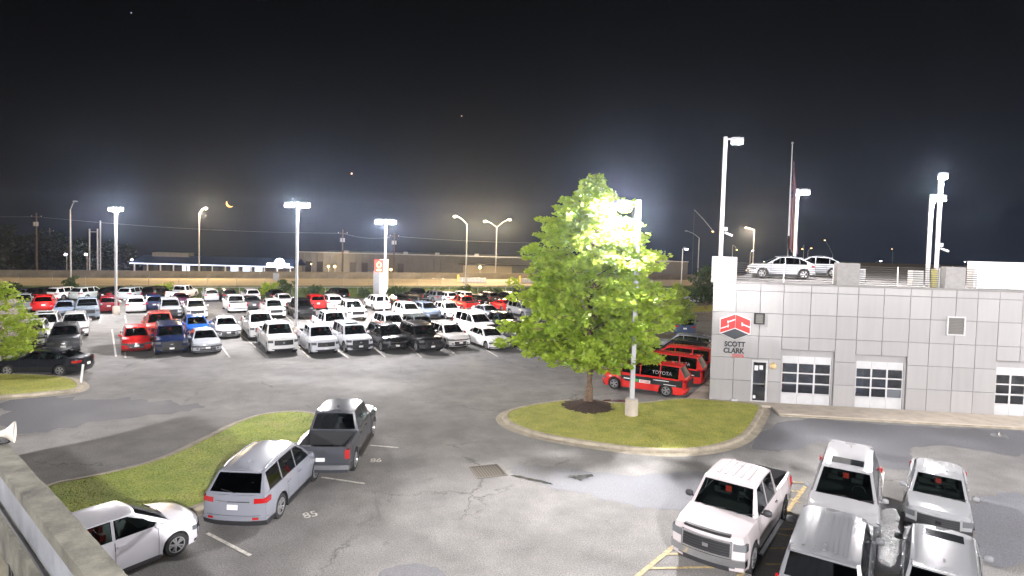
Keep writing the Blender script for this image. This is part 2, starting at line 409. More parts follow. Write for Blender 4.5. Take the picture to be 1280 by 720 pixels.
def make_car(key, lod, name, opts=()):
    """a prototype: Empty with parts; lod 2 near, 1 middle distance, 0 far"""
    c = Car(key); p = c.p; K = p['kind']; root = empty(name, (0, 0, 0))
    L2, w = c.L/2, c.w
    body = link_mesh('body', c.body('black_plastic' if 'dark_roof' in opts else 'car_paint'), None, root)
    tr = K in ('pickup', 'boxy')
    P = lambda nm, mb, mat, sm=35, par=root: mb.build(nm, MAT[mat], par, smooth=sm)
    P('windshield', c.screens[0], 'car_glass'); P('rear_window', c.screens[1], 'tint_glass' if K in ('suv', 'boxy', 'van', 'pickup') else 'car_glass')
    for i, poly in enumerate(c.winpoly):
        tint = 'car_glass' if i == 0 or (K in ('sedan', 'hatch')) else 'tint_glass'
        t3 = tessellate_polygon([[Vector((q[0], q[1], 0)) for q in poly]])
        for sg in (1, -1):
            g = MB().add([(q[0], sg*(c.H(q[1])-.004), q[1]) for q in poly], [t if sg > 0 else t[::-1] for t in t3])
            P('side_window', g, tint, None)
        if lod >= 1:
            cx, cz = sum(q[0] for q in poly)/len(poly), sum(q[1] for q in poly)/len(poly); n = len(poly)
            out = [(q[0]+math.copysign(.022, q[0]-cx), q[1]+math.copysign(.022, q[1]-cz)) for q in poly]
            for sg in (1, -1):
                P('window_trim', MB().add([(q[0], sg*(c.H(q[1])+.004), q[1]) for q in poly+out], [(i, (i+1) % n, (i+1) % n+n, i+n) for i in range(n)]), 'black_glass', None)
    # wheels
    ty, rm = wheel_meshes(c.R, tr)
    for x in (c.xf, c.xr):
        for sg in (1, -1):
            wv = link_mesh('wheel', ty, None, root); wv.location = (x, sg*(w-.13), c.R)
            rv = link_mesh('rim', rm, None, wv)
            if sg < 0: wv.rotation_euler = (0, 0, PI)
    # seats
    zB = p['belt']; xs = [c.X(p['s'][1]+.62)]
    if K not in ('pickup',) : xs.append(c.X(p['s'][1]+1.50))
    else: xs.append(c.X(p['s'][2]-.22))
    if lod >= 1:
        for i, x in enumerate(xs):
            for y in ((-.36, .36)):
                sb = MB().box(x-.11, x+.02, y-.24, y+.24, zB-.05, zB+.20, n=(2,3,3)).box(x-.10, x-.01, y-.12, y+.12, zB+.22, zB+.38, n=(1,2,2))
                P('seat', sb, 'interior')
        P('dashboard', MB().box(c.x0-.75, c.x0-.2, -.62, .62, zB-.02, zB+.06, n=(3,4,1)), 'interior')
        P('steering_wheel', MB().tube([(c.x0-.86+.05*math.sin(t*PI/8), .36+.18*math.cos(t*PI/8), zB+.08+.18*math.sin(t*PI/8)) for t in range(17)], .016, 6), 'interior')
        hx = c.x1+.02
        P('mirror_tag', MB().box(hx, hx+.012, -.09, .07, p['zr']-.34, p['zr']-.17), 'red_tag', None)
    # lights
    zH = p['hood'] if tr else p['nose']
    if K == 'pickup': hz0, hz1, hy = zH-.30, zH-.12, .70
    elif K == 'boxy': hz0, hz1, hy = zH-.27, zH-.11, .66
    else: hz0, hz1, hy = zH-.13, zH-.01, .56
    for sg in (1, -1):
        y0, y1 = sorted((sg*hy*w, sg*(w+.004)))
        P('headlight', c.wbox(L2-.34 if not tr else L2-.26, L2+.012, y0, y1, hz0, hz1), 'head_lens')
        if lod >= 1: P('fog_light', c.wbox(L2-.05, L2+.018, *sorted((sg*.62*w, sg*.76*w)), .40, .50), 'head_lens')
        tz = p['tail']
        if K == 'pickup': P('taillight', c.wbox(-L2-.012, -L2+.14, *sorted((sg*.86*w, sg*(w+.004))), tz-.42, tz-.10), 'red_lens')
        elif K == 'boxy': P('taillight', c.wbox(-L2-.012, -L2+.18, *sorted((sg*.80*w, sg*(w+.004))), tz-.34, tz-.05), 'red_lens')
        elif K == 'van': P('taillight', c.wbox(-L2-.012, -L2+.30, *sorted((sg*.62*w, sg*(w+.004))), tz-.22, tz-.06), 'red_lens')
        else: P('taillight', c.wbox(-L2-.012, -L2+.34, *sorted((sg*.64*w, sg*(w+.004))), tz-.25, tz-.11), 'red_lens')
    # grille
    if tr:
        g0, g1, gy = zH-.46, zH-.12, .63
        gr = P('grille', c.wbox(L2-.03, L2+.020, -gy*w, gy*w, g0, g1, (1, 8, 2)), 'dark_trim')
        fm = 'chrome' if 'chrome' in opts or 'gmc' in opts else 'car_paint'
        fr = MB()
        for a in ((-gy*w-.03, gy*w+.03, g1, g1+.045), (-gy*w-.03, gy*w+.03, g0-.045, g0), (-gy*w-.05, -gy*w, g0-.045, g1+.045), (gy*w, gy*w+.05, g0-.045, g1+.045)):
            q = c.wbox(L2-.03, L2+.045, a[0], a[1], a[2], a[3], (1, 8, 1)); fr.add(q.v, q.f)
        P('grille_surround', fr, fm)
        if lod >= 1:
            for i in range(5):
                z = lerp(g0, g1, (i+.5)/5); P('grille_bar', c.wbox(L2-.01, L2+.034, -gy*w, gy*w, z-.008, z+.008, (1, 8, 1)), 'black_plastic')
    else:
        P('grille', c.wbox(L2-.04, L2+.014, -.54*w, .54*w, .34, .52 if K == 'sedan' else .60, (1, 8, 2)), 'dark_trim')
        if lod >= 1:
            P('upper_grille', c.wbox(L2-.03, L2+.012, -hy*w, hy*w, hz0+.01, hz1-.03, (1, 8, 1)), 'black_plastic')
            for i in range(2):
                z = .40+.07*i; P('grille_bar', c.wbox(L2-.01, L2+.022, -.52*w, .52*w, z-.006, z+.006, (1, 8, 1)), 'steel')
    bz = .36 if not tr else .44
    bm_ = 'chrome' if 'chrome' in opts else ('black_plastic' if K in ('suv', 'boxy') or 'black_bumper' in opts or not tr else 'car_paint')
    fb = P('front_bumper', c.wbox(L2-.20, L2+(.06 if tr else .02), -w-.006, w+.006, p['gc']+.05 if not tr else .46, p['gc']+.12 if not tr else .64, (3, 10, 2)), bm_)
    if tr: P('skid_plate', c.wbox(L2-.12, L2+.03, -.62*w, .62*w, .30, .45, (1, 8, 2)), 'black_plastic')
    rb = P('rear_bumper', c.wbox(-L2-(.05 if tr else .02), -L2+.2, -w-.004, w+.004, .34 if not tr else .46, .50 if not tr else .62, (3, 10, 2)), 'chrome' if 'chrome' in opts else ('car_paint' if not tr else 'steel'))
    if K in ('suv',) and lod >= 1:
        P('rear_cladding', c.wbox(-L2-.03, -L2+.25, -w-.008, w+.008, p['gc']+.02, .40, (3, 10, 1)), 'black_plastic')
        P('tailgate_trim', c.wbox(-L2-.022, -L2-.005, -.52*w, .52*w, .93, .955, (1, 6, 1)), 'chrome', None)
        for sg in (1, -1): P('reflector', c.wbox(-L2-.035, -L2+.02, *sorted((sg*.62*w, sg*.80*w)), .44, .50, (1, 2, 1)), 'red_lens', None)
        P('rear_wiper', MB().tube([c.patch(*c.rear_q, -.05, .10, .03), c.patch(*c.rear_q, .5, .22, .03)], .012, 4), 'black_plastic')
    P('licence_plate', c.wbox(-L2-.026, -L2-.01, -.16, .16, (.56 if K == 'sedan' else .72) if not tr else .74, (.70 if K == 'sedan' else .86) if not tr else .87, (1, 3, 1)), 'plate_white')
    if 'front_plate' in opts or lod == 1: P('front_plate', c.wbox(L2+.05, L2+.075, -.15, .15, .46, .58, (1, 2, 1)), 'plate_white')
    # mirrors
    for sg in (1, -1):
        mx, mz = c.x0-.42, zB+.10
        s_ = 1.25 if tr or K == 'pickup' else 1
        mm = MB(); n = 8
        pr = [(0, -.09), (.055, -.085), (.085, -.05), (.09, .03), (.06, .085), (0, .09)]
        q = MB().lathe([(r_*s_, h*1.15*s_) for r_, h in pr], 10, 'y'); mm.add([(mx+v[0]*.7, sg*(w+.07*s_)+v[1]*.85, mz+v[2]*.9) for v in q.v], q.f)
        mm.box(mx-.03, mx+.03, *sorted((sg*(w-.09), sg*(w+.04))), mz-.07, mz-.035)
        P('side_mirror', mm, 'black_plastic' if 'black_mirror' in opts else 'car_paint', 50)
    if lod >= 1:
        # doors: dark shut lines that follow the side, handles
        def seam(x, z0=None):
            S = c.section(x)[1:6]; vs = []
            for (y, z) in S: vs += [(x-.007, y+.004, z), (x+.007, y+.004, z)]
            return vs, [(2*i, 2*i+1, 2*i+3, 2*i+2) for i in range(len(S)-1)]
        ws = p['wins']; cuts = [c.X(ws[0][0]-.02) , c.X((ws[0][1]+ws[1][0])/2)]
        if K != 'coupe' and not (key == 'coupe'): cuts.append(c.X((ws[1][1]+.06)))
        cuts = [x if abs(x-c.xr) > c.Ra else c.xr+c.Ra+.02 for x in cuts]
        for x in cuts:
            v_, f_ = seam(x)
            for sg in (1, -1): P('door_seam', MB().add([(a, sg*b_, z) for a, b_, z in v_], f_), 'dark_trim', None)
        for x in cuts[1:]:
            y = c.section(x+.15)[4][0]; z = lerp(p['gc'], p['belt'], .80)
            for sg in (1, -1): P('door_handle', MB().box(x+.05, x+.24, *sorted((sg*(y-.02), sg*(y+.028))), z, z+.035), 'chrome' if 'chrome' in opts else 'car_paint', None)
        P('rocker_trim', MB().box(c.xr+c.Ra+.03, c.xf-c.Ra-.03, -w+.01, w-.01, p['gc']-.035, p['gc']+.05), 'black_plastic', None)
    if lod >= 1 and K in ('suv', 'boxy') and 'norail' not in opts:
        for sg in (1, -1):
            pts = [(lerp(c.x1-.15, c.x2+.12, i/8), sg*(p['yt']-.03), c.roofz(lerp(c.x1-.15, c.x2+.12, i/8))+(.085 if 0 < i < 8 else .03)) for i in range(9)]
            P('roof_rail', MB().tube(pts, .02, 6), 'steel' if 'chrome_rail' in opts else 'black_plastic')
    if 'sunroof' in opts:
        x = c.x1-.25; z = c.roofz(x)+.062
        P('sunroof', MB().add([(x, -.45, z-.01), (x, .45, z-.01), (x-.55, .45, z+.006), (x-.55, -.45, z+.006)], [(0, 1, 2, 3)]), 'black_glass', None)
    if 'ribs' in opts:
        for y in (-.42, -.22, 0, .22, .42):
            zz = c.roofz(lerp(c.x1, c.x2, .5))+.042
            P('roof_rib', MB().box(c.x2+.15, c.x1-.3, y-.035, y+.035, zz-.02, zz+.012-.02*abs(y)), 'car_paint', None)
    if lod >= 1 and K == 'pickup':
        for sg in (1, -1):
            P('running_board', MB().box(c.xr+c.Ra+.15, c.xf-c.Ra-.05, *sorted((sg*(w-.06), sg*(w+.09))), p['gc']-.02, p['gc']+.03), 'steel' if 'chrome' in opts else 'black_plastic', None)
        P('tailgate_handle', c.wbox(-L2-.02, -L2, -.12, .12, p['tail']-.20, p['tail']-.13, (1, 2, 1)), 'black_plastic', None)
        xg = -L2+.004
        for sg in (1, -1): P('tailgate_seam', c.wbox(-L2-.004, -L2+.02, sg*.855*w-.006, sg*.855*w+.006, .62, p['tail']-.01, (1, 1, 3)), 'dark_trim', None)
    if lod >= 1 and K in ('suv', 'boxy', 'hatch', 'van'):
        # wiper and tailgate shut line
        P('tailgate_seam', c.wbox(-L2-.004, -L2+.02, -.84*w, .84*w, .54, .552, (1, 8, 1)), 'dark_trim', None)
        P('roof_spoiler', MB().box(c.x2-.16, c.x2+.06, -p['yt']*.92, p['yt']*.92, c.roofz(c.x2)-.01, c.roofz(c.x2)+.035, n=(1, 6, 1)), 'car_paint')
    if lod >= 1:
        P('badge', c.wbox(L2+.03 if tr else L2+.008, L2+.055 if tr else L2+.02, -.08, .08, (zH-.34 if tr else hz0+.01), (zH-.24 if tr else hz1-.02), (1, 2, 1)), 'chrome', None)
        for y in (-.5, .12):
            a = c.patch(*c.front_q, (y-.02)/.62, .03, .02); b_ = c.patch(*c.front_q, (y+.55)/.66 if y < 0 else (y+.5)/.66, .14, .02)
            P('wiper', MB().tube([a, b_], .012, 4), 'black_plastic')
        P('antenna_fin', MB().add([(c.x2+.45, 0, c.roofz(c.x2+.4)+.12), (c.x2+.62, -.03, c.roofz(c.x2+.4)+.04), (c.x2+.62, .03, c.roofz(c.x2+.4)+.04), (c.x2+.40, -.03, c.roofz(c.x2+.4)+.04), (c.x2+.40, .03, c.roofz(c.x2+.4)+.04)], [(0,1,2),(0,3,1),(0,2,4),(0,4,3)]), 'car_paint', None)
    if 'hood_scoop' in opts: P('hood_scoop', MB().box(L2-.95, L2-.55, -.28, .28, p['hood']+.04, p['hood']+.10, n=(2,3,1)), 'car_paint')
    if 'bug_shield' in opts: P('hood_deflector', c.wbox(L2-.10, L2+.02, -.62*w, .62*w, p['hood']+.02, p['hood']+.09, (1, 8, 1)), 'dark_trim')
    return root, c
PROTO = {}
def place_car(key, color, near, end, az, lod, name, cat, label, group=None, opts=(), z=0.0, scale=1.0):
    k = (key, lod, tuple(opts))
    first = k not in PROTO
    if first: PROTO[k] = make_car(key, lod, name, opts)
    root, c = PROTO[k]
    o = root if first else copy_tree(root)
    if not first: o.name = name
    h = math.radians(az + (180 if end == 'F' else 0)); f = Vector((math.sin(h), math.cos(h), 0))
    ctr = Vector(near) + f*(c.L*scale/2)*(-1 if end == 'F' else 1)
    o.scale = (scale, scale, scale); o.location = (ctr.x, ctr.y, z); o.rotation_euler = (0, 0, PI/2 - h)
    def paint(q):
        if q.type == 'MESH': q.color = (*color, 1)
        for ch in q.children: paint(ch)
    paint(o)
    for kk in ('label', 'category', 'group'):
        if kk in o: del o[kk]
    tag(o, label, cat, group); return o
WHITE = (.80, .80, .79); PEARL = (.74, .72, .69); SILVER = (.42, .44, .47); GREY = (.16, .17, .18); DGREY = (.055, .058, .062); BLACK = (.010, .010, .011)
RED = (.58, .018, .016); BLUE = (.02, .10, .38); NAVY = (.012, .022, .07); BURG = (.22, .012, .02); GREEN = (.02, .035, .025); LUNAR = (.33, .37, .42); BLUEGREY = (.16, .20, .27)
# ------------------------------------------------------------ setting materials
m, nt, b = newmat('asphalt')
N = nt.nodes.new; Lk = nt.links.new
t = N('ShaderNodeTexCoord')
def noise(scale, detail=5, rough=.6, dist=0.0):
    n = N('ShaderNodeTexNoise'); n.inputs['Scale'].default_value = scale; n.inputs['Detail'].default_value = detail; n.inputs['Roughness'].default_value = rough; n.inputs['Distortion'].default_value = dist
    Lk(t.outputs['Object'], n.inputs['Vector']); return n
def ramp(inp, a, ca, b_, cb):
    r = N('ShaderNodeValToRGB'); r.color_ramp.elements[0].position = a; r.color_ramp.elements[1].position = b_
    r.color_ramp.elements[0].color = (*ca, 1) if isinstance(ca, tuple) else (ca, ca, ca, 1); r.color_ramp.elements[1].color = (*cb, 1) if isinstance(cb, tuple) else (cb, cb, cb, 1)
    Lk(inp, r.inputs[0]); return r
def mixc(kind, f, a, b_):
    x = N('ShaderNodeMix'); x.data_type = 'RGBA'; x.blend_type = kind
    if isinstance(f, float): x.inputs[0].default_value = f
    else: Lk(f, x.inputs[0])
    for i, q in ((6, a), (7, b_)):
        if isinstance(q, tuple): x.inputs[i].default_value = (*q, 1)
        else: Lk(q, x.inputs[i])
    return x.outputs[2]
big = noise(.10, 6, .62, .6); mid = noise(.9, 6, .6); fine = noise(26, 5, .8)
c0 = ramp(big.outputs[0], .35, (.165, .160, .152), .68, (.225, .217, .205))
c1 = ramp(mid.outputs[0], .3, .78, .72, 1.18)
c2 = ramp(fine.outputs[0], .36, .5, .64, 1.5)
cc = mixc('MULTIPLY', 1.0, mixc('MULTIPLY', 1.0, c0.outputs[0], c1.outputs[0]), c2.outputs[0])
stn = noise(.45, 7, .72, 1.2); cc = mixc('MIX', ramp(stn.outputs[0], .60, 0.0, .72, .55).outputs[0], cc, (.085, .083, .08))      # old oil and tyre dirt
stn2 = noise(2.2, 4, .6); cc = mixc('MIX', ramp(stn2.outputs[0], .66, 0.0, .76, .5).outputs[0], cc, (.07, .068, .065))
# cracks: distorted cell borders, broken up
vr = N('ShaderNodeTexVoronoi'); vr.feature = 'DISTANCE_TO_EDGE'; vr.inputs['Scale'].default_value = .16
dn = noise(.8, 5, .7); ad = N('ShaderNodeVectorMath'); ad.operation = 'MULTIPLY_ADD'; ad.inputs[1].default_value = (1.6, 1.6, 0); Lk(dn.outputs['Color'], ad.inputs[0]); Lk(t.outputs['Object'], ad.inputs[2]); Lk(ad.outputs[0], vr.inputs['Vector'])
ck = ramp(vr.outputs['Distance'], .0022, 1.0, .0048, 0.0)
brk = ramp(noise(.22, 3).outputs[0], .50, 0.0, .60, .62)
ckm = N('ShaderNodeMath'); ckm.operation = 'MULTIPLY'; Lk(ck.outputs[0], ckm.inputs[0]); Lk(brk.outputs[0], ckm.inputs[1])
cc = mixc('MIX', ckm.outputs[0], cc, (.02, .02, .02))
# pale specks of grit
sp = N('ShaderNodeTexVoronoi'); sp.inputs['Scale'].default_value = 3.2; Lk(t.outputs['Object'], sp.inputs['Vector'])
spr = ramp(sp.outputs['Distance'], .045, 1.0, .07, 0.0)
spm = N('ShaderNodeMath'); spm.operation = 'MULTIPLY'; Lk(spr.outputs[0], spm.inputs[0]); Lk(ramp(noise(.5, 2).outputs[0], .52, 0.0, .6, .7).outputs[0], spm.inputs[1])
cc = mixc('MIX', spm.outputs[0], cc, (.26, .25, .23))
Lk(cc, b.inputs['Base Color'])
wet = noise(.075, 6, .6, 1.0)
Lk(ramp(wet.outputs[0], .46, .92, .64, .72).outputs[0], b.inputs['Roughness']); b.inputs['Specular IOR Level'].default_value = .35
bp = N('ShaderNodeBump'); bp.inputs['Strength'].default_value = .55; bp.inputs['Distance'].default_value = .012
Lk(fine.outputs[0], bp.inputs['Height']); Lk(bp.outputs[0], b.inputs['Normal'])
def wetmat(name, col, r0, r1, bump):
    global t, N, Lk
    m, nt, b = newmat(name); N = nt.nodes.new; Lk = nt.links.new; t = N('ShaderNodeTexCoord')
    f = noise(26, 5, .8); g = noise(.5, 5, .6)
    Lk(mixc('MULTIPLY', 1.0, ramp(g.outputs[0], .3, tuple(c*.8 for c in col), .7, tuple(c*1.2 for c in col)).outputs[0], ramp(f.outputs[0], .36, .6, .64, 1.4).outputs[0]), b.inputs['Base Color'])
    b.inputs['Specular IOR Level'].default_value = .30 if r0 > .2 else .5
    Lk(ramp(g.outputs[0], .35, r0, .65, r1).outputs[0], b.inputs['Roughness'])
    bp = N('ShaderNodeBump'); bp.inputs['Strength'].default_value = bump; bp.inputs['Distance'].default_value = .01
    Lk(f.outputs[0], bp.inputs['Height']); Lk(bp.outputs[0], b.inputs['Normal'])
wetmat('wet_asphalt', (.135, .138, .150), .52, .68, .5)
wetmat('damp_asphalt', (.10, .10, .108), .62, .85, .5)
wetmat('puddle_asphalt', (.055, .055, .056), .12, .35, .25)
wetmat('new_asphalt', (.115, .115, .122), .55, .8, .5)
simple('concrete', (.46, .40, .33), .85, vary=.16, scale=1.6, bump=.4, bscale=60)
simple('kerb_concrete', (.33, .29, .22), .85, vary=.30, scale=2.2, bump=.4, bscale=50)
simple('barrier_concrete', (.19, .17, .13), .9, vary=.28, scale=.5, bump=.3)
simple('road_concrete', (.29, .26, .20), .85, vary=.18, scale=.15)
simple('yellow_paint', (.38, .29, .14), .7, vary=.55, scale=9)
simple('white_paint', (.52, .50, .44), .7, vary=.45, scale=9)
simple('mulch', (.055, .032, .022), .95, vary=.6, scale=18, bump=1, bscale=30)
simple('bark', (.15, .10, .065), .9, vary=.5, scale=12, bump=1, bscale=30)
simple('dark_bark', (.05, .04, .03), .9, vary=.4)
simple('pole_paint', (.42, .42, .43), .42, metal=.1, vary=.10)
simple('timber_pole', (.13, .10, .075), .9, vary=.3, scale=6)
simple('galvanised', (.36, .36, .36), .4, metal=.6, vary=.2)
simple('lamp_housing', (.30, .30, .31), .5)
simple('far_soil', (.028, .030, .022), .95, vary=.4, scale=.02)
emis('lamp_white', (.93, .90, 1.0), 14); emis('lamp_sodium', (1.0, .56, .20), 7); emis('lamp_small', (.95, .85, 1.0), 8)
def grassmat(name, a, b_, c_):
    global t, N, Lk
    m, nt, b = newmat(name); N = nt.nodes.new; Lk = nt.links.new; t = N('ShaderNodeTexCoord')
    x = ramp(noise(1.3, 5, .65).outputs[0], .36, a, .66, b_)
    y = ramp(noise(14, 4, .7).outputs[0], .3, .55, .7, 1.35)
    z = mixc('MIX', ramp(noise(.7, 4, .6, .5).outputs[0], .55, 0.0, .72, .55).outputs[0], x.outputs[0], c_)
    Lk(mixc('MULTIPLY', 1.0, z, y.outputs[0]), b.inputs['Base Color']); b.inputs['Roughness'].default_value = .8
    bp = N('ShaderNodeBump'); bp.inputs['Strength'].default_value = 1; bp.inputs['Distance'].default_value = .05
    Lk(noise(30, 3, .7).outputs[0], bp.inputs['Height']); Lk(bp.outputs[0], b.inputs['Normal'])
grassmat('turf', (.26, .34, .04), (.40, .45, .065), (.50, .44, .13))
grassmat('dry_turf', (.28, .31, .05), (.42, .40, .08), (.52, .43, .16))
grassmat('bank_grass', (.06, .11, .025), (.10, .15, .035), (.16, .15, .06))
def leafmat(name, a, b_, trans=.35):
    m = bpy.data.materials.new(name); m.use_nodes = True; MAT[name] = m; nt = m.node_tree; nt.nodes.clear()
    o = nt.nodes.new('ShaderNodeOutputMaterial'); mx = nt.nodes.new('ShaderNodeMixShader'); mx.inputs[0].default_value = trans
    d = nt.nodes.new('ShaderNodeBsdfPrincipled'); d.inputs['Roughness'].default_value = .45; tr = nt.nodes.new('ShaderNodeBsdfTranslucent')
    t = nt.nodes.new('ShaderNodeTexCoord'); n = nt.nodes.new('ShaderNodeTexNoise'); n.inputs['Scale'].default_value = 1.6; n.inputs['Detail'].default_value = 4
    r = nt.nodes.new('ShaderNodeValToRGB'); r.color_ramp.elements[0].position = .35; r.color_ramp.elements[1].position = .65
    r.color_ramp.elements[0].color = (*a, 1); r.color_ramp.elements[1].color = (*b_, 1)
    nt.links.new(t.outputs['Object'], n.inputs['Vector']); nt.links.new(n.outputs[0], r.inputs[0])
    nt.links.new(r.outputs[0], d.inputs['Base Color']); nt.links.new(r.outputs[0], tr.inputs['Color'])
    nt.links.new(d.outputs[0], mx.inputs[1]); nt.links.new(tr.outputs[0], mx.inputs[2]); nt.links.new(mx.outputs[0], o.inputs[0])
leafmat('leaf_bright', (.25, .38, .035), (.42, .53, .06), .5)
leafmat('leaf_yellow', (.22, .32, .03), (.36, .44, .05), .4)
leafmat('leaf_dark', (.03, .06, .014), (.055, .095, .022), .3)
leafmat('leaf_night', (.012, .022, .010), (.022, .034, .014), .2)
leafmat('blossom', (.45, .38, .40), (.6, .52, .5), .3)
def ST(o): return tag(o, kind='structure')
# ------------------------------------------------------------ ground sheet: the lots, then it falls away beyond the highway
H0, H1 = at(20, 347.2), at(640, 349.3)
HA = math.atan2((H1-H0).y, (H1-H0).x); HD = Vector((math.cos(HA), math.sin(HA), 0)); HN = Vector((-HD.y, HD.x, 0))
HO = at(325, 348.2)
hd = lambda py: (at(325, py)-HO).dot(HN)                  # distance of a sight line from the barrier foot
def hw(o): o.location = (HO.x, HO.y, 0); o.rotation_euler = (0, 0, HA); return o
print('highway', HO, math.degrees(HA), 'road front', hd(357), 'bank', hd(363), hd(372))
rows_y = [-400, -90, hd(373), -9, 9, 24, 75, 160, 420, 900, 2600, 6000]
def gz(y): return 0 if y <= 9 else (lerp(0, -3.5, (y-9)/15) if y < 24 else (-3.5 if y < 75 else -3.5 - (y-75)*.080))
g = MB(); xsn = [-6000, -900, -200, -90, -40, 0, 40, 90, 200, 900, 6000]
g.add([(x, y, gz(y)) for y in rows_y[:3] for x in xsn], [(r_*11+c_, r_*11+c_+1, (r_+1)*11+c_+1, (r_+1)*11+c_) for r_ in range(2) for c_ in range(10)], 0)
g.add([(x, y, gz(y)-.02) for y in rows_y[2:] for x in xsn], [(r_*11+c_, r_*11+c_+1, (r_+1)*11+c_+1, (r_+1)*11+c_) for r_ in range(len(rows_y)-3) for c_ in range(10)], 1)
ground = ST(g.build('ground', [MAT['asphalt'], MAT['far_soil']], fix=False)); hw(ground)
def smooth_poly(pts, it=2, closed=True):
    for _ in range(it):
        q = []; n = len(pts)
        for i in range(n if closed else n-1):
            a, b_ = pts[i], pts[(i+1) % n]
            q += [a*.75+b_*.25, a*.25+b_*.75]
        pts = q if closed else [pts[0]] + q + [pts[-1]]
    return pts
def gp(px, z=0.0): return [at(x, y, z) for x, y in px]
def sheet(name, pts, z, mat, parent=None, kind='structure'):
    o = MB().prism([(p.x, p.y) for p in pts], 0, z, top_only=True).build(name, MAT[mat], parent)
    return tag(o, kind=kind) if parent is None else o
def ragged(pts, amp, seed):
    rnd = random.Random(seed); out = []; n = len(pts)
    for i in range(n):
        a, b_ = pts[i], pts[(i+1) % n]; d = b_-a; nn = Vector((-d.y, d.x, 0)).normalized(); k = max(2, int(d.length/.35))
        ph = [rnd.uniform(0, 6.28) for _ in range(3)]
        for j in range(k):
            u = j/k; out.append(a + d*u + nn*amp*(rnd.uniform(-.35, .35) + .8*math.sin(u*9+ph[0])*math.sin(u*PI)))
    return out
# wet and patched areas of the lot
for i, (nm, mt, amp, px) in enumerate((
    ('wet_asphalt', 'wet_asphalt', .22, [(628,586),(662,578),(700,584),(740,590),(790,594),(860,590),(905,588),(880,612),(850,640),(800,634),(752,622),(716,616),(668,602)]),
    ('damp_asphalt', 'damp_asphalt', .45, [(0,494),(40,490),(90,500),(150,498),(250,505),(255,512),(180,520),(110,530),(40,545),(0,540)]),
    ('wet_asphalt', 'wet_asphalt', .2, [(1086,632),(1118,626),(1136,632),(1132,650),(1140,690),(1138,716),(1082,716),(1088,676)]),
    ('new_asphalt', 'new_asphalt', .14, [(925,560),(985,520),(1100,531),(1230,537),(1290,538),(1290,574),(1220,562),(1180,556),(1130,560),(1150,590),(1100,585),(1030,548),(990,566)]),
    ('puddle', 'puddle_asphalt', .08, [(742,505),(756,499),(780,500),(800,505),(786,512),(760,512)]),
    ('puddle', 'puddle_asphalt', .10, [(1094,640),(1112,634),(1124,640),(1122,668),(1128,700),(1100,712),(1094,676)]),
    ('puddle', 'puddle_asphalt', .04, [(636,594),(650,595),(668,599),(686,603),(694,607),(676,604),(655,599)]),
    ('puddle', 'puddle_asphalt', .07, [(706,596),(722,594),(742,593),(738,598),(724,601),(716,598)]),
    ('wet_asphalt', 'wet_asphalt', .06, [(478,712),(520,704),(556,712),(560,724),(470,724)]),
    ('wet_asphalt', 'wet_asphalt', .2, [(1210,622),(1290,612),(1290,700),(1236,712),(1214,676)]),
    )):
    z = .004 + .0006*i + (.004 if nm == 'puddle' else 0)
    sheet(nm, ragged(smooth_poly(gp(px), 1), amp, i+3), z, mt)
# painted markings
def stripe(name, a, b_, w_, mat, z=.016, parent=None):
    d = (b_-a); n = Vector((-d.y, d.x, 0)).normalized()*w_/2
    return MB().add([(q.x, q.y, z) for q in (a-n, b_-n, b_+n, a+n)], [(0, 1, 2, 3)]).build(name, MAT[mat], parent)
marks = ST(empty('parking_markings', (0, 0, 0)))
for (a, b_) in (((259,667),(313,695)), ((402,597),(456,605)), ((463,557),(498,560)), ((98,444),(105,412)), ((145,446),(140,412)), ((157,448),(154,418)),
                ((298,416),(335,447)), ((276,432),(287,447)), ((360,418),(386,447)), ((418,435),(436,448)), ((468,435),(482,447)), ((510,432),(527,447)), ((555,432),(570,444)), ((602,434),(622,446)),
                ((124,404),(127,394)), ((158,404),(156,394)), ((91,404),(98,394)), ((186,402),(182,394)), ((366,404),(358,396)), ((388,404),(379,396)), ((640,432),(662,444)), ((466,402),(474,410)),
                ((1098,640),(1104,590))):
    stripe('stall_line', at(*a), at(*b_), .10, 'white_paint', parent=marks)
for (a, b_) in (((560,376.8),(240,375.8)), ):
    pass
hatch = ST(empty('hatched_zone', (0, 0, 0)))
A0, A1, B0, B1 = at(795,722), at(905,632), at(922,724), at(1010,604)
for (a, b_) in ((A0, A1), (B0, B1)): stripe('zone_line', a, b_, .13, 'yellow_paint', .014, hatch)
for (a, b_) in (((809,711),(936,709)), ((828,693),(870,693)), ((957,706),(980,706)), ((945,686),(985,686)), ((958,665),(996,672)), ((970,662),(992,662)), ((975,640),(990,640)), ((988,624),(1001,629)), ((986,614),(1003,615)), ((984,603),(1010,604))):
    stripe('zone_bar', at(*a), at(*b_), .09, 'yellow_paint', .018, hatch)
# stall numbers painted on the asphalt
def text_mesh(body, size, extrude=0.0, bold=0.0, align='CENTER'):
    cu = bpy.data.curves.new('t', 'FONT'); cu.body = body; cu.size = size; cu.extrude = extrude; cu.align_x = align; cu.align_y = 'CENTER'; cu.offset = bold
    o = bpy.data.objects.new('t', cu); COL.objects.link(o); dg = bpy.context.evaluated_depsgraph_get()
    me = bpy.data.meshes.new_from_object(o.evaluated_get(dg)); bpy.data.objects.remove(o); return me
for tx, px, az in (('85', (388,644), 33), ('86', (470,576), 8)):
    o = link_mesh('stall_number', text_mesh(tx, .42, 0, .006), MAT['white_paint'], marks); p = at(*px); o.location = (p.x, p.y, .016); o.rotation_euler = (0, 0, math.radians(az))
    o.scale = (1.0, 1.25, 1)
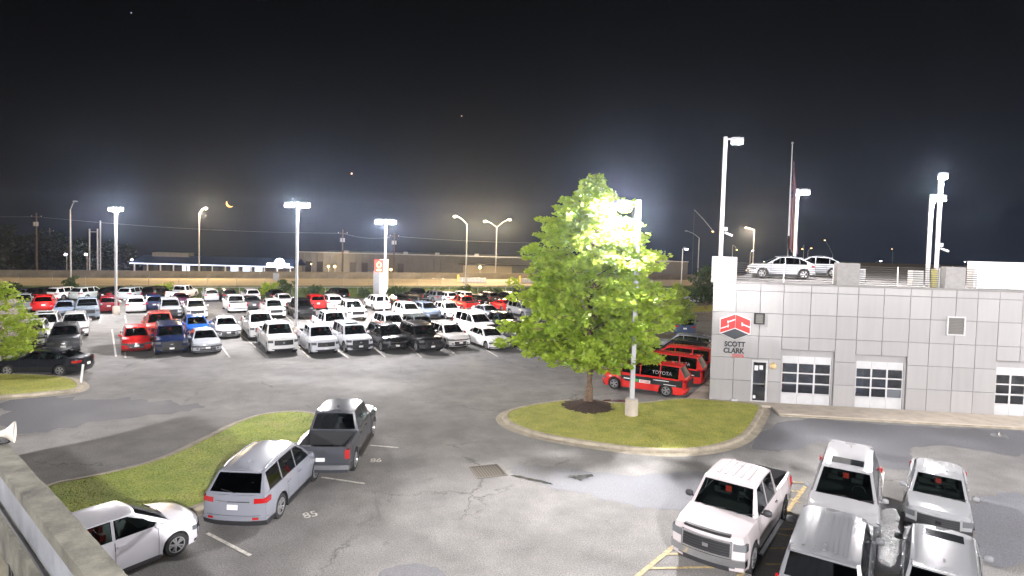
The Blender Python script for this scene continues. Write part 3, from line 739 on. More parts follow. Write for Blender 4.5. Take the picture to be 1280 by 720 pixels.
# drain grate set in the lot, manhole
simple('dark_iron', (.11, .10, .09), .6)
dr = empty('drain_grate', at(610,589), math.radians(20), 'square iron drain grate set in the asphalt beside the wet strip', 'drain')
fr = MB()
for a in ((-.55,.55,.49,.55),(-.55,.55,-.55,-.49),(-.55,-.49,-.49,.49),(.49,.55,-.49,.49)): fr.box(a[0], a[1], a[2], a[3], .002, .02)
fr.build('frame', MAT['dark_iron'], dr)
for i in range(9): MB().box(-.45+.1*i, -.42+.1*i, -.49, .49, .0, .014).build('grate_bar', MAT['dark_iron'], dr)
MB().box(-.49, .49, -.49, .49, -.001, .0035).build('pit', MAT['dark_trim'], dr)
mh = empty('manhole_cover', at(1249,545), 0, 'worn manhole cover with a short pipe stub near the garage apron', 'manhole')
MB().lathe([(0, .022), (.30, .022), (.33, .006)], 20).build('cover', MAT['steel'], mh); MB().tube([(0,0,.02),(0,.02,.14)], .03).build('pipe_stub', MAT['white_paint'], mh)
# explicit long cracks
for i, px in enumerate(([(745,626),(770,641),(808,664),(838,684)], [(592,664),(597,680),(592,700),(591,720)], [(812,664),(790,685),(775,698)], [(556,628),(567,640),(574,632)], [(390,640),(376,652),(360,659)], [(300,447),(316,455),(312,466),(290,470)], [(560,640),(590,655)], [(500,535),(560,520),(640,500)], [(170,450),(420,455),(620,452)])):
    pts = []
    w0 = gp(px); rnd = random.Random(i)
    for a, b_ in zip(w0, w0[1:]):
        k = max(2, int((b_-a).length/.25))
        for j in range(k): pts.append(a.lerp(b_, j/k) + Vector((rnd.uniform(-.05, .05), rnd.uniform(-.07, .07), 0)))
    c_ = MB()
    for a, b_ in zip(pts, pts[1:]):
        d = (b_-a); n = Vector((-d.y, d.x, 0)).normalized()*rnd.uniform(.004, .014); c_.add([(q.x, q.y, .012) for q in (a-n, b_-n, b_+n, a+n)], [(0, 1, 2, 3)])
    c_.build('asphalt_crack', MAT['dark_trim'], ground)
# ------------------------------------------------------------ kerbed islands
def island(name, px, turf, label_kind='structure', it=2, blade=(260, .07), seed=1, flat=None):
    pts = smooth_poly(gp(px), it); n = len(pts)
    area = sum(pts[i].x*pts[(i+1) % n].y - pts[(i+1) % n].x*pts[i].y for i in range(n))/2
    if area < 0: pts = pts[::-1]
    root = ST(empty(name, (0, 0, 0)))
    def off(k):
        o = []
        for i in range(n):
            d = (pts[(i+1) % n]-pts[i-1]); nn = Vector((-d.y, d.x, 0)).normalized(); o.append(pts[i]+nn*k)
        return o
    # kerb in separate cast lengths, with a gutter pan at its foot
    prof_ = [(-.32, .006), (-.06, .010), (0, .03), (.02, .13), (.06, .15), (.20, .15), (.24, .10)]
    rings = [[Vector((p.x, p.y, z)) for p in off(k)] for k, z in prof_]
    L = 0; start = 0; segs = []
    for i in range(n):
        L += (pts[(i+1) % n]-pts[i]).length
        if L > 3.0 or i == n-1: segs.append((start, i+1)); start = i+1; L = 0
    for a, b_ in segs:
        k = MB(); vs = []; m_ = len(prof_)
        for i in range(a, b_+1):
            for r_, ring in enumerate(rings):
                p = ring[i % n].copy()
                if i == b_: p = p.lerp(rings[r_][(i-1) % n], .012/max(.02, (rings[r_][i % n]-rings[r_][(i-1) % n]).length))
                vs.append(p)
        k.add(vs, [(i*m_+j, (i+1)*m_+j, (i+1)*m_+j+1, i*m_+j+1) for i in range(b_-a) for j in range(m_-1)])
        k.build('kerb_length', MAT['kerb_concrete'], root, smooth=50, fix=False)
    inner = off(.20)
    MB().prism([(p.x, p.y) for p in inner], 0, .135, top_only=True).build('turf', MAT[turf], root)
    # blades
    rnd = random.Random(seed); poly = [(p.x, p.y) for p in inner]
    x0, x1 = min(p[0] for p in poly), max(p[0] for p in poly); y0, y1 = min(p[1] for p in poly), max(p[1] for p in poly)
    v = []; f = []; cnt = int((x1-x0)*(y1-y0)*blade[0]); cnt = min(cnt, 90000)
    for _ in range(cnt):
        x, y = rnd.uniform(x0, x1), rnd.uniform(y0, y1); ins = False; j = len(poly)-1
        for i in range(len(poly)):
            if (poly[i][1] > y) != (poly[j][1] > y) and x < (poly[j][0]-poly[i][0])*(y-poly[i][1])/(poly[j][1]-poly[i][1])+poly[i][0]: ins = not ins
            j = i
        if not ins or (flat and flat(x, y)): continue
        px_, py_ = proj((x, y, .1))
        if px_ < -30 or px_ > 1310 or py_ > 760: continue
        a = rnd.uniform(0, 6.28); h = blade[1]*rnd.uniform(.5, 1.3); w_ = .014*rnd.uniform(.7, 1.5); c_, s_ = math.cos(a)*w_, math.sin(a)*w_; l_ = rnd.uniform(-.04, .04)
        k = len(v); v += [(x-c_, y-s_, .13), (x+c_, y+s_, .13), (x+l_, y+rnd.uniform(-.04, .04), .135+h)]; f.append((k, k+1, k+2))
    b_ = MB(); b_.v = v; b_.f = f; b_.m = [0]*len(f)
    tag(b_.build('grass', MAT[turf], root, fix=False), kind='stuff'); return root
MUL = at(735, 511)
island('kerbed_island', [(40,612),(120,598),(200,578),(262,548),(300,528),(335,518),(388,516),(420,530),(400,560),(365,578),(335,600),(290,624),(248,640),(200,655),(150,680),(60,720),(-60,700)], 'turf', blade=(190, .03), seed=2)
island('kerbed_island', [(-60,474),(0,469),(45,470),(88,473),(104,482),(100,490),(60,494),(0,499),(-60,502)], 'dry_turf', blade=(120, .03), seed=3)
island('kerbed_island', [(626,527),(632,516),(668,507),(720,501),(790,508),(850,499),(900,503),(957,508),(950,524),(935,548),(905,561),(858,568),(800,566),(740,558),(690,550),(650,540)], 'dry_turf', blade=(190, .03), seed=4, flat=lambda x, y: ((x-MUL.x)**2+((y-MUL.y))**2) < 1.15**2)
mb = MB(); rnd = random.Random(5)
mb.lathe([(0, .34), (.4, .30), (.8, .22), (1.15, .15), (1.32, .128)], 40); mb.v = [(x*(1+rnd.uniform(-.05, .05)), y*(1+rnd.uniform(-.05, .05)), z+rnd.uniform(-.02, .02)) for x, y, z in mb.v]
o = mb.build('mulch_ring', MAT['mulch'], smooth=60); o.location = (MUL.x, MUL.y, 0); tag(o, kind='structure')
mb = MB()
for _ in range(1500):
    a, r_ = rnd.uniform(0, 6.28), 1.35*math.sqrt(rnd.random()); z = .36-.17*r_; s_ = rnd.uniform(.02, .05); c = Vector((r_*math.cos(a), r_*math.sin(a), z)); q = rnd.uniform(0, 3.14)
    mb.add([c+Vector((s_*math.cos(q), s_*math.sin(q), 0)), c+Vector((-s_*.3*math.sin(q), s_*.3*math.cos(q), rnd.uniform(0, .03))), c-Vector((s_*math.cos(q), s_*math.sin(q), -.02))], [(0, 1, 2)])
o = mb.build('mulch_chips', MAT['mulch'], None, fix=False); o.location = (MUL.x, MUL.y, 0); tag(o, kind='stuff')
# far right island behind the tree with its pale kerb
island('kerbed_island', [(850,392),(866,384),(900,382),(935,384),(935,391),(900,391)], 'dry_turf', blade=(60, .08), seed=6)
# ------------------------------------------------------------ highway, turned a little so that it runs away to the right
yr, ys, yb_ = hd(357), hd(360.5), hd(372.5)
ST(hw(MB().add([(-400, yr, .02), (400, yr, .02), (400, -.4, .05), (-400, -.4, .05)], [(0, 1, 2, 3)]).build('highway', MAT['road_concrete'], fix=False)))
ST(hw(MB().add([(-400, ys, .008), (400, ys, .008), (400, yr-.01, .018), (-400, yr-.01, .018)], [(0, 1, 2, 3)]).build('highway_shoulder', simple('gravelly', (.13, .12, .085), .9, vary=.3, scale=.5), fix=False)))
for y in (yr+.5, yr*.62, yr*.28): ST(hw(stripe('lane_line', Vector((-300, y, 0)), Vector((300, y, 0)), .14, 'white_paint', .06)))
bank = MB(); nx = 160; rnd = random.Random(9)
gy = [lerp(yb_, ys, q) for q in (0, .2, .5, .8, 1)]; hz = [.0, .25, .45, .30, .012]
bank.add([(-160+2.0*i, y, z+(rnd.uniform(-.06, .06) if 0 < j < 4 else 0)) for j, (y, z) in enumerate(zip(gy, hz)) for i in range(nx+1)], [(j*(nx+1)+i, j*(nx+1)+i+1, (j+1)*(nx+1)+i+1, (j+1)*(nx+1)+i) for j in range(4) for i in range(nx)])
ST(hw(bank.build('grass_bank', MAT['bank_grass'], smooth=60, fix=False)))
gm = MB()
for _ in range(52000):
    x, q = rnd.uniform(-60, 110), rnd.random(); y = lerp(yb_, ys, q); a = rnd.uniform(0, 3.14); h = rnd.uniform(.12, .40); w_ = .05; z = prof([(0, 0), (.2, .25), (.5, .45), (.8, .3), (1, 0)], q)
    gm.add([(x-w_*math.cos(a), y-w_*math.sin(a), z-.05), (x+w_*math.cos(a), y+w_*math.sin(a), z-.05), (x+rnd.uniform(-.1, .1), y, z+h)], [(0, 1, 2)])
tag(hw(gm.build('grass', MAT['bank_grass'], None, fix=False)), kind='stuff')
bar = hw(empty('highway_barrier', (0, 0, 0), 0, 'long beige concrete barrier wall along the far side of the highway', 'barrier'))
me = MB().add([(x, y, z) for x in (.02, 5.58) for y, z in ((-.32, 0), (-.30, .10), (-.14, .32), (-.08, 1.12), (.12, 1.12), (.3, 0))], [(i, i+1, i+7, i+6) for i in range(5)]+[(0,5,4,3,2,1),(6,7,8,9,10,11)]).mesh('barrier_panel', [MAT['barrier_concrete']])
for i in range(40):
    o = link_mesh('barrier_panel', me, None, bar); o.location = (-84+5.6*i, 0, 0)
MB().box(-84, 140, -.10, .14, 1.121, 1.22).build('coping', MAT['barrier_concrete'], bar)
yq = hd(370.5)
gr_ = hw(empty('pipe_rail', (0, 0, 0), 0, 'pale horizontal pipe rail on short posts behind the last row of cars', 'fence'))
MB().tube([(-12, yq, 1.15), (60, yq, 1.15)], .04, 6).build('rail', MAT['galvanised'], gr_)
pm = MB().tube([(0, 0, 0), (0, 0, 1.18)], .05, 6).mesh('post', [MAT['galvanised']])
for i in range(36):
    o = link_mesh('post', pm, None, gr_); o.location = (-12+2.05*i, yq, 0)
cf_ = hw(empty('chain_link_fence', (0, 0, 0), 0, 'thin wire fence of tall steel posts along the highway shoulder', 'fence')); yq = hd(362)
pm = MB().tube([(0, 0, 0), (0, 0, 1.7)], .035, 6).mesh('post', [MAT['galvanised']])
for i in range(28):
    o = link_mesh('post', pm, None, cf_); o.location = (-48+3.6*i, yq, 0)
for z in (.5, 1.1, 1.65): MB().tube([(-48, yq, z), (50, yq, z)], .006, 4).build('wire', MAT['galvanised'], cf_)
# ------------------------------------------------------------ trees
def leaf_cloud(mb, centers, rnd, n, r, size, flatn=.5, droop=0.0):
    for _ in range(n):
        c, cr_ = rnd.choice(centers)
        while True:
            d = Vector((rnd.uniform(-1, 1), rnd.uniform(-1, 1), rnd.uniform(-1, 1)))
            if d.length < 1: break
        p = c + Vector((d.x*cr_, d.y*cr_, d.z*cr_*flatn))
        s_ = size*rnd.uniform(.6, 1.35)
        a = Vector((rnd.uniform(-1, 1), rnd.uniform(-1, 1), rnd.uniform(-.5, .5))).normalized(); q = Vector((rnd.uniform(-1, 1), rnd.uniform(-1, 1), rnd.uniform(-1, 1)))
        b_ = a.cross(q).normalized()
        k = len(mb.v); mb.v += [tuple(p-a*s_), tuple(p+b_*s_*.55), tuple(p+a*s_), tuple(p-b_*s_*.5)]; mb.f.append((k, k+1, k+2, k+3)); mb.m.append(0)
def make_tree(name, loc, H, prof_, trunk_r, nb, nleaf, size, leaf, bark, label, cat='tree', group=None, seed=1, clear=1.6, clump=.55, rise=.35):
    """prof_(f) gives the crown radius at height fraction f; limbs run out and up from the leader"""
    rnd = random.Random(seed); root = empty(name, loc, 0, label, cat, group)
    lean = rnd.uniform(-.15, .15); P = lambda z: Vector((lean*(z/H)+.05*math.sin(z*1.1), .05*math.sin(z*.9+1), z))
    MB().tube([P(H*i/14)+Vector((0, 0, -.05 if i == 0 else 0)) for i in range(14)], [trunk_r*(1.25 if i == 0 else 1-.93*i/14) for i in range(14)], 10).build('trunk', MAT[bark], root, smooth=60)
    lb = MB(); cen = []
    for i in range(nb):
        f = (i+.5)/nb; z1 = clear + (H-clear)*f*.98; R = prof_((z1)/H)*rnd.uniform(.70, 1.16)
        a = i*2.39996+rnd.uniform(-.3, .3); z0 = max(clear*.75, z1-R*rise)
        p0 = P(z0); tip = P(z1)+Vector((math.cos(a)*R, math.sin(a)*R, -.02*R+rnd.uniform(-.2, .1)))
        mid_ = p0.lerp(tip, .5)+Vector((0, 0, .12*R))
        r0 = trunk_r*.32*(1-f*.7)
        lb.tube([p0, p0.lerp(mid_, .5)+Vector((0,0,.05)), mid_, mid_.lerp(tip, .6), tip], [r0, r0*.75, r0*.5, r0*.3, .01], 5)
        k = max(2, int(R/(clump*.62)))
        for j in range(k):
            u = (j+1.2)/(k+.2); 
            if u < .22: continue
            c = p0.lerp(mid_, u*2) if u < .5 else mid_.lerp(tip, (u-.5)*2)
            for s_ in range(2 + (u > .5)):
                off = Vector((-math.sin(a), math.cos(a), 0))*rnd.uniform(-1, 1)*R*.34*u + Vector((0, 0, rnd.uniform(-.25, .3)))
                c2 = c+off; cen.append((c2, clump*rnd.uniform(.6, 1.15)*(.8 if u > .85 else 1)))
                if rnd.random() < .5: lb.tube([c, c2], [.015, .006], 3, cap=False)
    lb.build('limbs', MAT[bark], root, fix=False)
    cen.append((P(H*.97), clump*.6))
    cm = MB(); leaf_cloud(cm, cen, rnd, nleaf, 0, size, .42)
    # stray sprays beyond the outline
    o = cm.build('crown', MAT[leaf], root, fix=False); return root
def crownp(R, lo=.14, peak=.36, top=.99):
    def f(x):
        if x < lo: return R*.5
        if x < peak: return R*(.72+.28*math.sin((x-lo)/(peak-lo)*PI/2))
        u = (x-peak)/(top-peak); return R*max(.06, (1-u**1.7)**.85)
    return f
MAPLE = at(735, 509)
make_tree('maple_tree', (MAPLE.x, MAPLE.y, .15), 11.2, crownp(4.15, .15, .36), .20, 96, 52000, .125, 'leaf_bright', 'bark', 'tall bright green tree on the mulch ring beside the lot lamp', seed=11, clear=2.3, clump=.48)
q = at(846, 420)
make_tree('young_tree', (q.x, q.y, 0), 4.6, crownp(1.35, .2, .5), .07, 36, 5200, .11, 'leaf_yellow', 'bark', 'small yellow-green tree just right of the big tree, behind the lot lamp', seed=12, clear=1.2, clump=.42)
q = at(882, 388)
make_tree('round_tree', (q.x, q.y, 0), 5.3, crownp(2.0, .2, .5), .10, 30, 4200, .15, 'leaf_dark', 'bark', 'dark green round tree at the far lane, beside the clad building corner', seed=13, clear=1.2, clump=.6)
q = at(2, 462)
make_tree('flowering_tree', (q.x, q.y, 0), 4.9, crownp(1.9, .15, .55), .06, 34, 6500, .10, 'leaf_yellow', 'bark', 'flowering small tree behind the black sedan at the left island', seed=14, clear=.9, clump=.45)
r_ = bpy.data.objects['flowering_tree']; mb = MB(); rnd = random.Random(3)
leaf_cloud(mb, [(Vector((rnd.uniform(.3, 1.7), rnd.uniform(-1.6, 0), rnd.uniform(2, 4.2))), .22) for _ in range(12)], rnd, 700, 0, .06, .6); mb.build('blossom', MAT['blossom'], r_, fix=False)
# trees in the dark beyond the highway on the left
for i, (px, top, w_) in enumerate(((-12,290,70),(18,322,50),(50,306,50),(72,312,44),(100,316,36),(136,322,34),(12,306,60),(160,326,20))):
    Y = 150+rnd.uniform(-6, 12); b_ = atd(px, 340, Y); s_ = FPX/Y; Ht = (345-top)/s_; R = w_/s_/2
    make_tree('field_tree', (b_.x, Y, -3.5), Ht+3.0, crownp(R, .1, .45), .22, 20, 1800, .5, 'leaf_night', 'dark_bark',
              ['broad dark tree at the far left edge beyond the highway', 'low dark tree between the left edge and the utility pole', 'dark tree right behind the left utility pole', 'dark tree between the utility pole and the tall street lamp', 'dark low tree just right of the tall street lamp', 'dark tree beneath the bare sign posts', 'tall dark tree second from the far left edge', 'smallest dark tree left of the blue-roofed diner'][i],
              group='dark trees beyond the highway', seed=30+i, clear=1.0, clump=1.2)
# shrubs in the bank
for i, (px, py, h, w_) in enumerate(((87,365,2.4,1.1),(203,372,1.9,1.6),(336,371,1.9,1.6),(357,371,2.3,1.5),(395,371,1.5,1.3),(455,372,1.2,.9),(492,372,1.5,1.2),(508,372,1.2,1.1),(160,371,1.2,1.0),(640,374,1.7,1.8),(618,374,1.5,1.2),(580,370,1.4,.9),(20,368,1.3,1.4))):
    b_ = at(px, py); y = b_.y; rnd2 = random.Random(60+i)
    lab = ['dark bush at the foot of the tall unlit street lamp', 'pale green bush behind the black pickup of the last row', 'bright bush left of the small sign board in the bank', 'tall bush right behind the small sign board', 'low bush right of the lit lot pole by the rail', 'small bush left of the white pylon sign', 'rounded bush right of the white pylon sign', 'second bush to the right of the white pylon sign', 'small bush right of the left lot pole', 'wide bush beside the big tree at the back of the lot', 'bush behind the brown suv of the last row', 'bush at the foot of the right street lamp', 'low bush at the far left of the bank'][i]
    r_ = empty('shrub', (b_.x, y, .15), 0, lab, 'bush', 'bushes in the grass bank'); cen = [(Vector((rnd2.uniform(-1, 1)*w_*.6, rnd2.uniform(-.5, .5), h*rnd2.uniform(.15, .8))), .42) for _ in range(16)]
    mb = MB(); leaf_cloud(mb, cen, rnd2, 900, 0, .12, .8); mb.build('foliage', MAT['leaf_dark' if i not in (1, 2) else 'leaf_bright'], r_, fix=False)
    mb = MB()
    for c, _ in cen[:6]: mb.tube([(0, 0, 0), c], [.03, .01], 4)
    mb.build('stems', MAT['dark_bark'], r_, fix=False)
# ------------------------------------------------------------ lamps and poles
def lamp_light(loc, energy, col, parent=None, r=.16):
    l = bpy.data.lights.new('lamp_light', 'POINT'); l.energy = energy; l.color = col; l.shadow_soft_size = r
    o = bpy.data.objects.new('lamp_light', l); COL.objects.link(o); o.location = loc
    if parent: o.parent = parent
    return o
COOL = (1.0, .965, .985); SOD = (1.0, .72, .40)
def lot_pole(base, top, heads, label, energy=6500, plinth=True, r=.085, dz0=0.0, group='parking lot light poles', cams=(), col=COOL):
    root = empty('lot_lamp', (base.x, base.y, base.z), 0, label, 'light pole', group)
    h = top - base.z
    if plinth: MB().lathe([(0, .78), (.27, .78), (.30, .74), (.30, -.05)], 20).build('plinth', MAT['concrete'], root, smooth=40)
    q = .11
    MB().box(-r, r, -r, r, .7 if plinth else 0, h).build('pole', MAT['pole_paint'], root)
    MB().box(-.17, .17, -.17, .17, .78 if plinth else 0, .81 if plinth else .03).build('base_plate', MAT['pole_paint'], root)
    for (dx, dy) in heads:
        a = math.atan2(dy, dx); d = Vector((dx, dy, 0)); L_ = d.length
        arm = MB().box(r, L_-.25, -.045, .045, h-.17, h-.08).build('arm', MAT['pole_paint'], root) if L_ > .5 else None
        if arm: arm.rotation_euler = (0, 0, a)
        hd = MB().box(L_-.30, L_+.36, -.20, .20, h-.20, h-.06).box(L_-.2, L_+.2, -.1, .1, h-.06, h-.02).build('lamp_head', MAT['lamp_housing'], root); hd.rotation_euler = (0, 0, a)
        ln = MB().box(L_-.26, L_+.33, -.17, .17, h-.42, h-.202).build('lamp_lens', MAT['lamp_white'], hd)  # lens box made extra deep to stand for the lamp's glare too
        if energy: lamp_light((dx*1.02, dy*1.02, h-.60), energy/len(heads), col, root, .15)
    for z in cams:
        MB().box(r, r+.22, -.08, .08, z-.1, z+.12).build('junction_box', MAT['pole_paint'], root)
        MB().tube([(r+.1, 0, z-.2), (r+.5, -.15, z-.38)], .06, 8).build('security_camera', MAT['plate_white'], root)
    return root
def ztop_of(px, py, base):                                # height seen at a pixel, at the distance of base
    return atd(px, py, base.y).z
b_ = at(145, 393); lot_pole(b_, ztop_of(149, 258, b_), [(-.45, .2), (.45, -.2)], 'lit white light pole beside the red suv in the left of the lot', 8000, cams=(1.6,))
b_ = at(370, 421); lot_pole(b_, ztop_of(373, 252, b_), [(-.6, 0), (.6, 0), (0, .5)], 'lit white light pole rising between the white pickups', 9500)
b_ = at(480, 403); lot_pole(b_, ztop_of(481, 274, b_), [(-.6, 0), (.6, 0)], 'lit white light pole in front of the white pylon sign', 9500)
PI_B = at(789, 522); PI_B.z = .12
lp = lot_pole(PI_B, ztop_of(797, 250, PI_B), [(-.75, -.15)], 'grey light pole on the grass island beside the big tree', 10500, r=.10, cams=(3.9,))
sp_ = MB().box(-.05, .45, -.28, .28, 0, .03).build('solar_panel', MAT['tint_glass'], lp); sp_.location = (.1, 0, 8.6); sp_.rotation_euler = (0, math.radians(28), 0)
b_ = at(112, 268); 
# lamps of the lot outside the frame; the southern one is added as fill light
for p, e_, lab in (((25, 11, 0), 5500, 'light pole of the near lot to the east of the parked suvs'), ((4, -6, 0), 26000, 'light pole behind the roof edge, south of the view'), ((-22, 9.5, 0), 11000, 'light pole of the near lot to the west of the white hatchback'), ((38, 20, 0), 7000, 'light pole at the east end of the garage apron')):
    lot_pole(Vector(p), 10.4, [(-.7, .2)], lab, e_)
def street_lamp(px, py_top, Y, z0, label, arm=0, lit='sodium', h_pix=None, energy=0, head_px=None, group='street lamps along the highway', r=.10):
    t_ = atd(px, py_top, Y); root = empty('street_lamp', (t_.x, Y, z0), 0, label, 'street lamp', group); h = t_.z - z0
    MB().tube([(0, 0, 0), (0, 0, h*.5), (0, 0, h)], [r*1.3, r, r*.7], 8).build('pole', MAT['galvanised'], root, smooth=60)
    for (hx, hy) in (head_px or []):
        q = atd(hx, hy, Y); dx, dz = q.x-t_.x, q.z-z0
        if abs(dx) > .3: MB().tube([(0, 0, h-.05), (dx*.5, 0, (h+dz)/2+.25), (dx, 0, dz+.1)], .05, 6).build('arm', MAT['galvanised'], root)
        sg = 1 if dx >= 0 else -1
        hd = MB().lathe([(0, .16), (.22, .12), (.34, 0), (.30, -.03)], 12).build('lamp_head', MAT['lamp_housing'], root, smooth=50); hd.location = (dx, 0, dz)
        if lit:
            MB().lathe([(0, -.22), (.16, -.18), (.27, -.04), (.30, .0)], 12).build('lamp_lens', MAT['lamp_sodium' if lit == 'sodium' else 'lamp_white'], hd, smooth=50)
            if energy: lamp_light((dx, 0, dz-.45), energy, SOD if lit == 'sodium' else COOL, root, .25)
    return root
SL = street_lamp
SL(88, 262, at(88, 354).y, 0, 'tall unlit curved street lamp left of the first lot pole', lit=None, head_px=[(94, 252)])
SL(249, 266, at(249, 346.5).y, 0, 'street lamp with one glaring sodium head behind the left lot', head_px=[(257, 260)], energy=13000)
SL(584, 280, at(584, 362).y, 0, 'street lamp with a single arm reaching left, near the highway', head_px=[(569, 270)], energy=13000)
SL(621, 284, at(621, 347.5).y, 0, 'two-armed sodium street lamp behind the lot, nearest to the big tree', head_px=[(606, 276), (637, 274)], energy=11000)
for (x, lab) in ((-92, 'sodium street lamp of the highway beyond the left edge'), (55, 'sodium street lamp of the highway hidden behind the clad building')):
    r_ = empty('street_lamp', (x, HO.y+(x-HO.x)*math.tan(HA)+1.5, 0), 0, lab, 'street lamp', 'street lamps along the highway'); MB().tube([(0, 0, 0), (0, 0, 11.5)], [.12, .07], 8).build('pole', MAT['galvanised'], r_); MB().tube([(0, 0, 11.4), (-1.6, 0, 11.9)], .05, 6).build('arm', MAT['galvanised'], r_)
    MB().box(-2.1, -1.5, -.2, .2, 11.8, 12.0).build('lamp_head', MAT['lamp_housing'], r_); lamp_light((-1.8, 0, 11.4), 14000, SOD, r_, .25)
SL(874, 297, 125, -2, 'unlit street lamp with an arm to the left, between the tree and the clad building', lit=None, head_px=[(858, 289)])
SL(868, 262, 150, -3.5, 'sodium street lamp just left of the tall roof pole', head_px=[(891, 289)], r=.01)
for (px, top, Y, z0, hd, lit, lab) in (
    (853.5, 311, 84, 0, (858, 311), 'white', 'short white lamp pole between the big tree and the dark round tree'),
    (916, 306, 170, -4, (921, 312), 'sodium', 'small lamp pole low behind the left roof block'),
    (938, 316, 150, -4, (941, 313), 'white', 'small white lamp above the hood of the rooftop car'),
    (1005, 306, 190, -5, (1003, 311), 'sodium', 'left head of the small lamp pair behind the rooftop car'),
    (1010, 314, 180, -5, (1014, 310), 'sodium', 'small lamp right behind the roof of the rooftop car'),
    (1041, 318, 200, -6, (1031, 300), 'sodium', 'glaring sodium lamp right of the rooftop car'),
    (1095, 328, 160, -4, (1101, 326), 'white', 'white lamp left of the blue lit board'),
    (1119, 335, 165, -4, (1124, 335), 'white', 'small white lamp right of the blue lit board'),
    (1116, 316, 260, -9, (1115, 311), 'sodium', 'orange lamp high above the blue lit board'),
    (1206, 330, 240, -8, (1206, 327), 'white', 'tiny white lamp above the right roof block'),
    (1221, 332, 230, -8, (1219, 329), 'sodium', 'tiny orange lamp left of the large louvred box'),
    (1214, 342, 180, -4, (1217, 341), 'white', 'low lamp post between the right roof block and louvred box')):
    SL(px, top, Y, z0, lab, lit=lit, head_px=[hd], group='distant lamps beyond the roof', r=.09)
# ------------------------------------------------------------ clad building
F0 = at(886, 501); F1 = at(1236, 520); FU = (F1-F0); FU.z = 0; FU.normalize(); FN = Vector((FU.y, -FU.x, 0)); FANG = math.atan2(FU.y, FU.x)
def fuv(px, py):
    d = ray(px, py); o = Vector((0, 0, CAMH)); t_ = (F0-o).dot(FN)/d.dot(FN); p = o+d*t_
    return (p-F0).dot(FU), p.z
ZT = (fuv(893.7, 352)[1] + fuv(1232, 365)[1])/2
print('facade', F0, FU, 'ztop', ZT, fuv(893.7, 352), fuv(1075, 357.6), fuv(1232, 364.8))
bd = empty('service_building', (F0.x, F0.y, 0), FANG, 'long grey panel-clad service building with glazed garage doors and roof deck', 'building')
def panelmat(name, col):
    m, nt, b = newmat(name); t = nt.nodes.new('ShaderNodeTexCoord'); oi = nt.nodes.new('ShaderNodeObjectInfo')
    n = nt.nodes.new('ShaderNodeTexNoise'); n.inputs['Scale'].default_value = .8; n.inputs['Detail'].default_value = 5
    mp = nt.nodes.new('ShaderNodeMapping'); mp.inputs['Scale'].default_value = (5, 3, .45); nt.links.new(t.outputs['Object'], mp.inputs[0]); nt.links.new(mp.outputs[0], n.inputs['Vector'])
    h = nt.nodes.new('ShaderNodeHueSaturation'); h.inputs['Color'].default_value = (*col, 1)
    r = nt.nodes.new('ShaderNodeMapRange'); r.inputs[3].default_value = .90; r.inputs[4].default_value = 1.07; nt.links.new(n.outputs[0], r.inputs[0])
    r2 = nt.nodes.new('ShaderNodeMapRange'); r2.inputs[3].default_value = .95; r2.inputs[4].default_value = 1.05; nt.links.new(oi.outputs['Random'], r2.inputs[0])
    mu = nt.nodes.new('ShaderNodeMath'); mu.operation = 'MULTIPLY'; nt.links.new(r.outputs[0], mu.inputs[0]); nt.links.new(r2.outputs[0], mu.inputs[1]); nt.links.new(mu.outputs[0], h.inputs['Value'])
    nt.links.new(h.outputs[0], b.inputs['Base Color']); b.inputs['Metallic'].default_value = .12; b.inputs['Roughness'].default_value = .38
panelmat('cladding', (.38, .37, .365))
simple('deck_concrete', (.24, .23, .22), .8, vary=.2, scale=.6)
simple('stucco_block', (.30, .29, .28), .9, vary=.12, scale=6, bump=.8, bscale=30)
simple('white_door', (.55, .55, .55), .4, vary=.06)
simple('red_sign', (.72, .045, .04), .4); simple('dark_sign', (.045, .05, .055), .4); simple('black_sign', (.02, .02, .022), .45); simple('white_sign', (.8, .8, .8), .4)
UR = 26.0
rowz = [ZT*(1-f) for f in (0, .061, .244, .434, .62, .81, 1.0)]
colu = [0.0] + [fuv(x, y)[0] for x, y in ((920,380),(950,381),(979,382),(1013,384),(1046,385),(1072,386),(1104,388),(1137,390),(1163,391),(1194,392),(1221,393),(1248,395),(1277,397))]
while colu[-1] < UR: colu.append(colu[-1]+1.22)
UR = colu[-1]
def rect(l, r, t_, b_=None):
    u0 = fuv(*l)[0]; u1 = fuv(*r)[0]; return (u0, u1, 0 if b_ is None else fuv(*b_)[1], fuv(*t_)[1])
DOOR = rect((938.5, 476), (959, 476), (950, 450)); G1 = rect((974.5, 472), (1039, 476), (1008, 438)); G2 = rect((1066.7, 480), (1130.5, 482), (1100, 444.5)); G3 = rect((1240, 488), (1300, 490), (1262, 451.5))
V1 = rect((942, 398), (955, 398), (948, 391), (948, 405)); V2 = rect((1182, 407), (1205, 407), (1194, 395.5), (1194, 419))
snapc = lambda O: (min(colu, key=lambda q: abs(q-O[0])), min(colu, key=lambda q: abs(q-O[1])), O[2], O[3])
G1, G2, G3 = snapc(G1), snapc(G2), snapc(G3)
opens = [DOOR, G1, G2, G3, V1, V2]
print('openings', [[round(q, 2) for q in o] for o in opens])
def subtract(R, O):
    u0, u1, z0, z1 = R; a0, a1, c0, c1 = O
    if a0 >= u1 or a1 <= u0 or c0 >= z1 or c1 <= z0: return [R]
    out = []
    if a0 > u0: out.append((u0, a0, z0, z1))
    if a1 < u1: out.append((a1, u1, z0, z1))
    m0, m1 = max(u0, a0), min(u1, a1)
    if c1 < z1: out.append((m0, m1, c1, z1))
    if c0 > z0: out.append((m0, m1, z0, c0))
    return [r for r in out if r[1]-r[0] > .05 and r[3]-r[2] > .05]
rnd = random.Random(4)
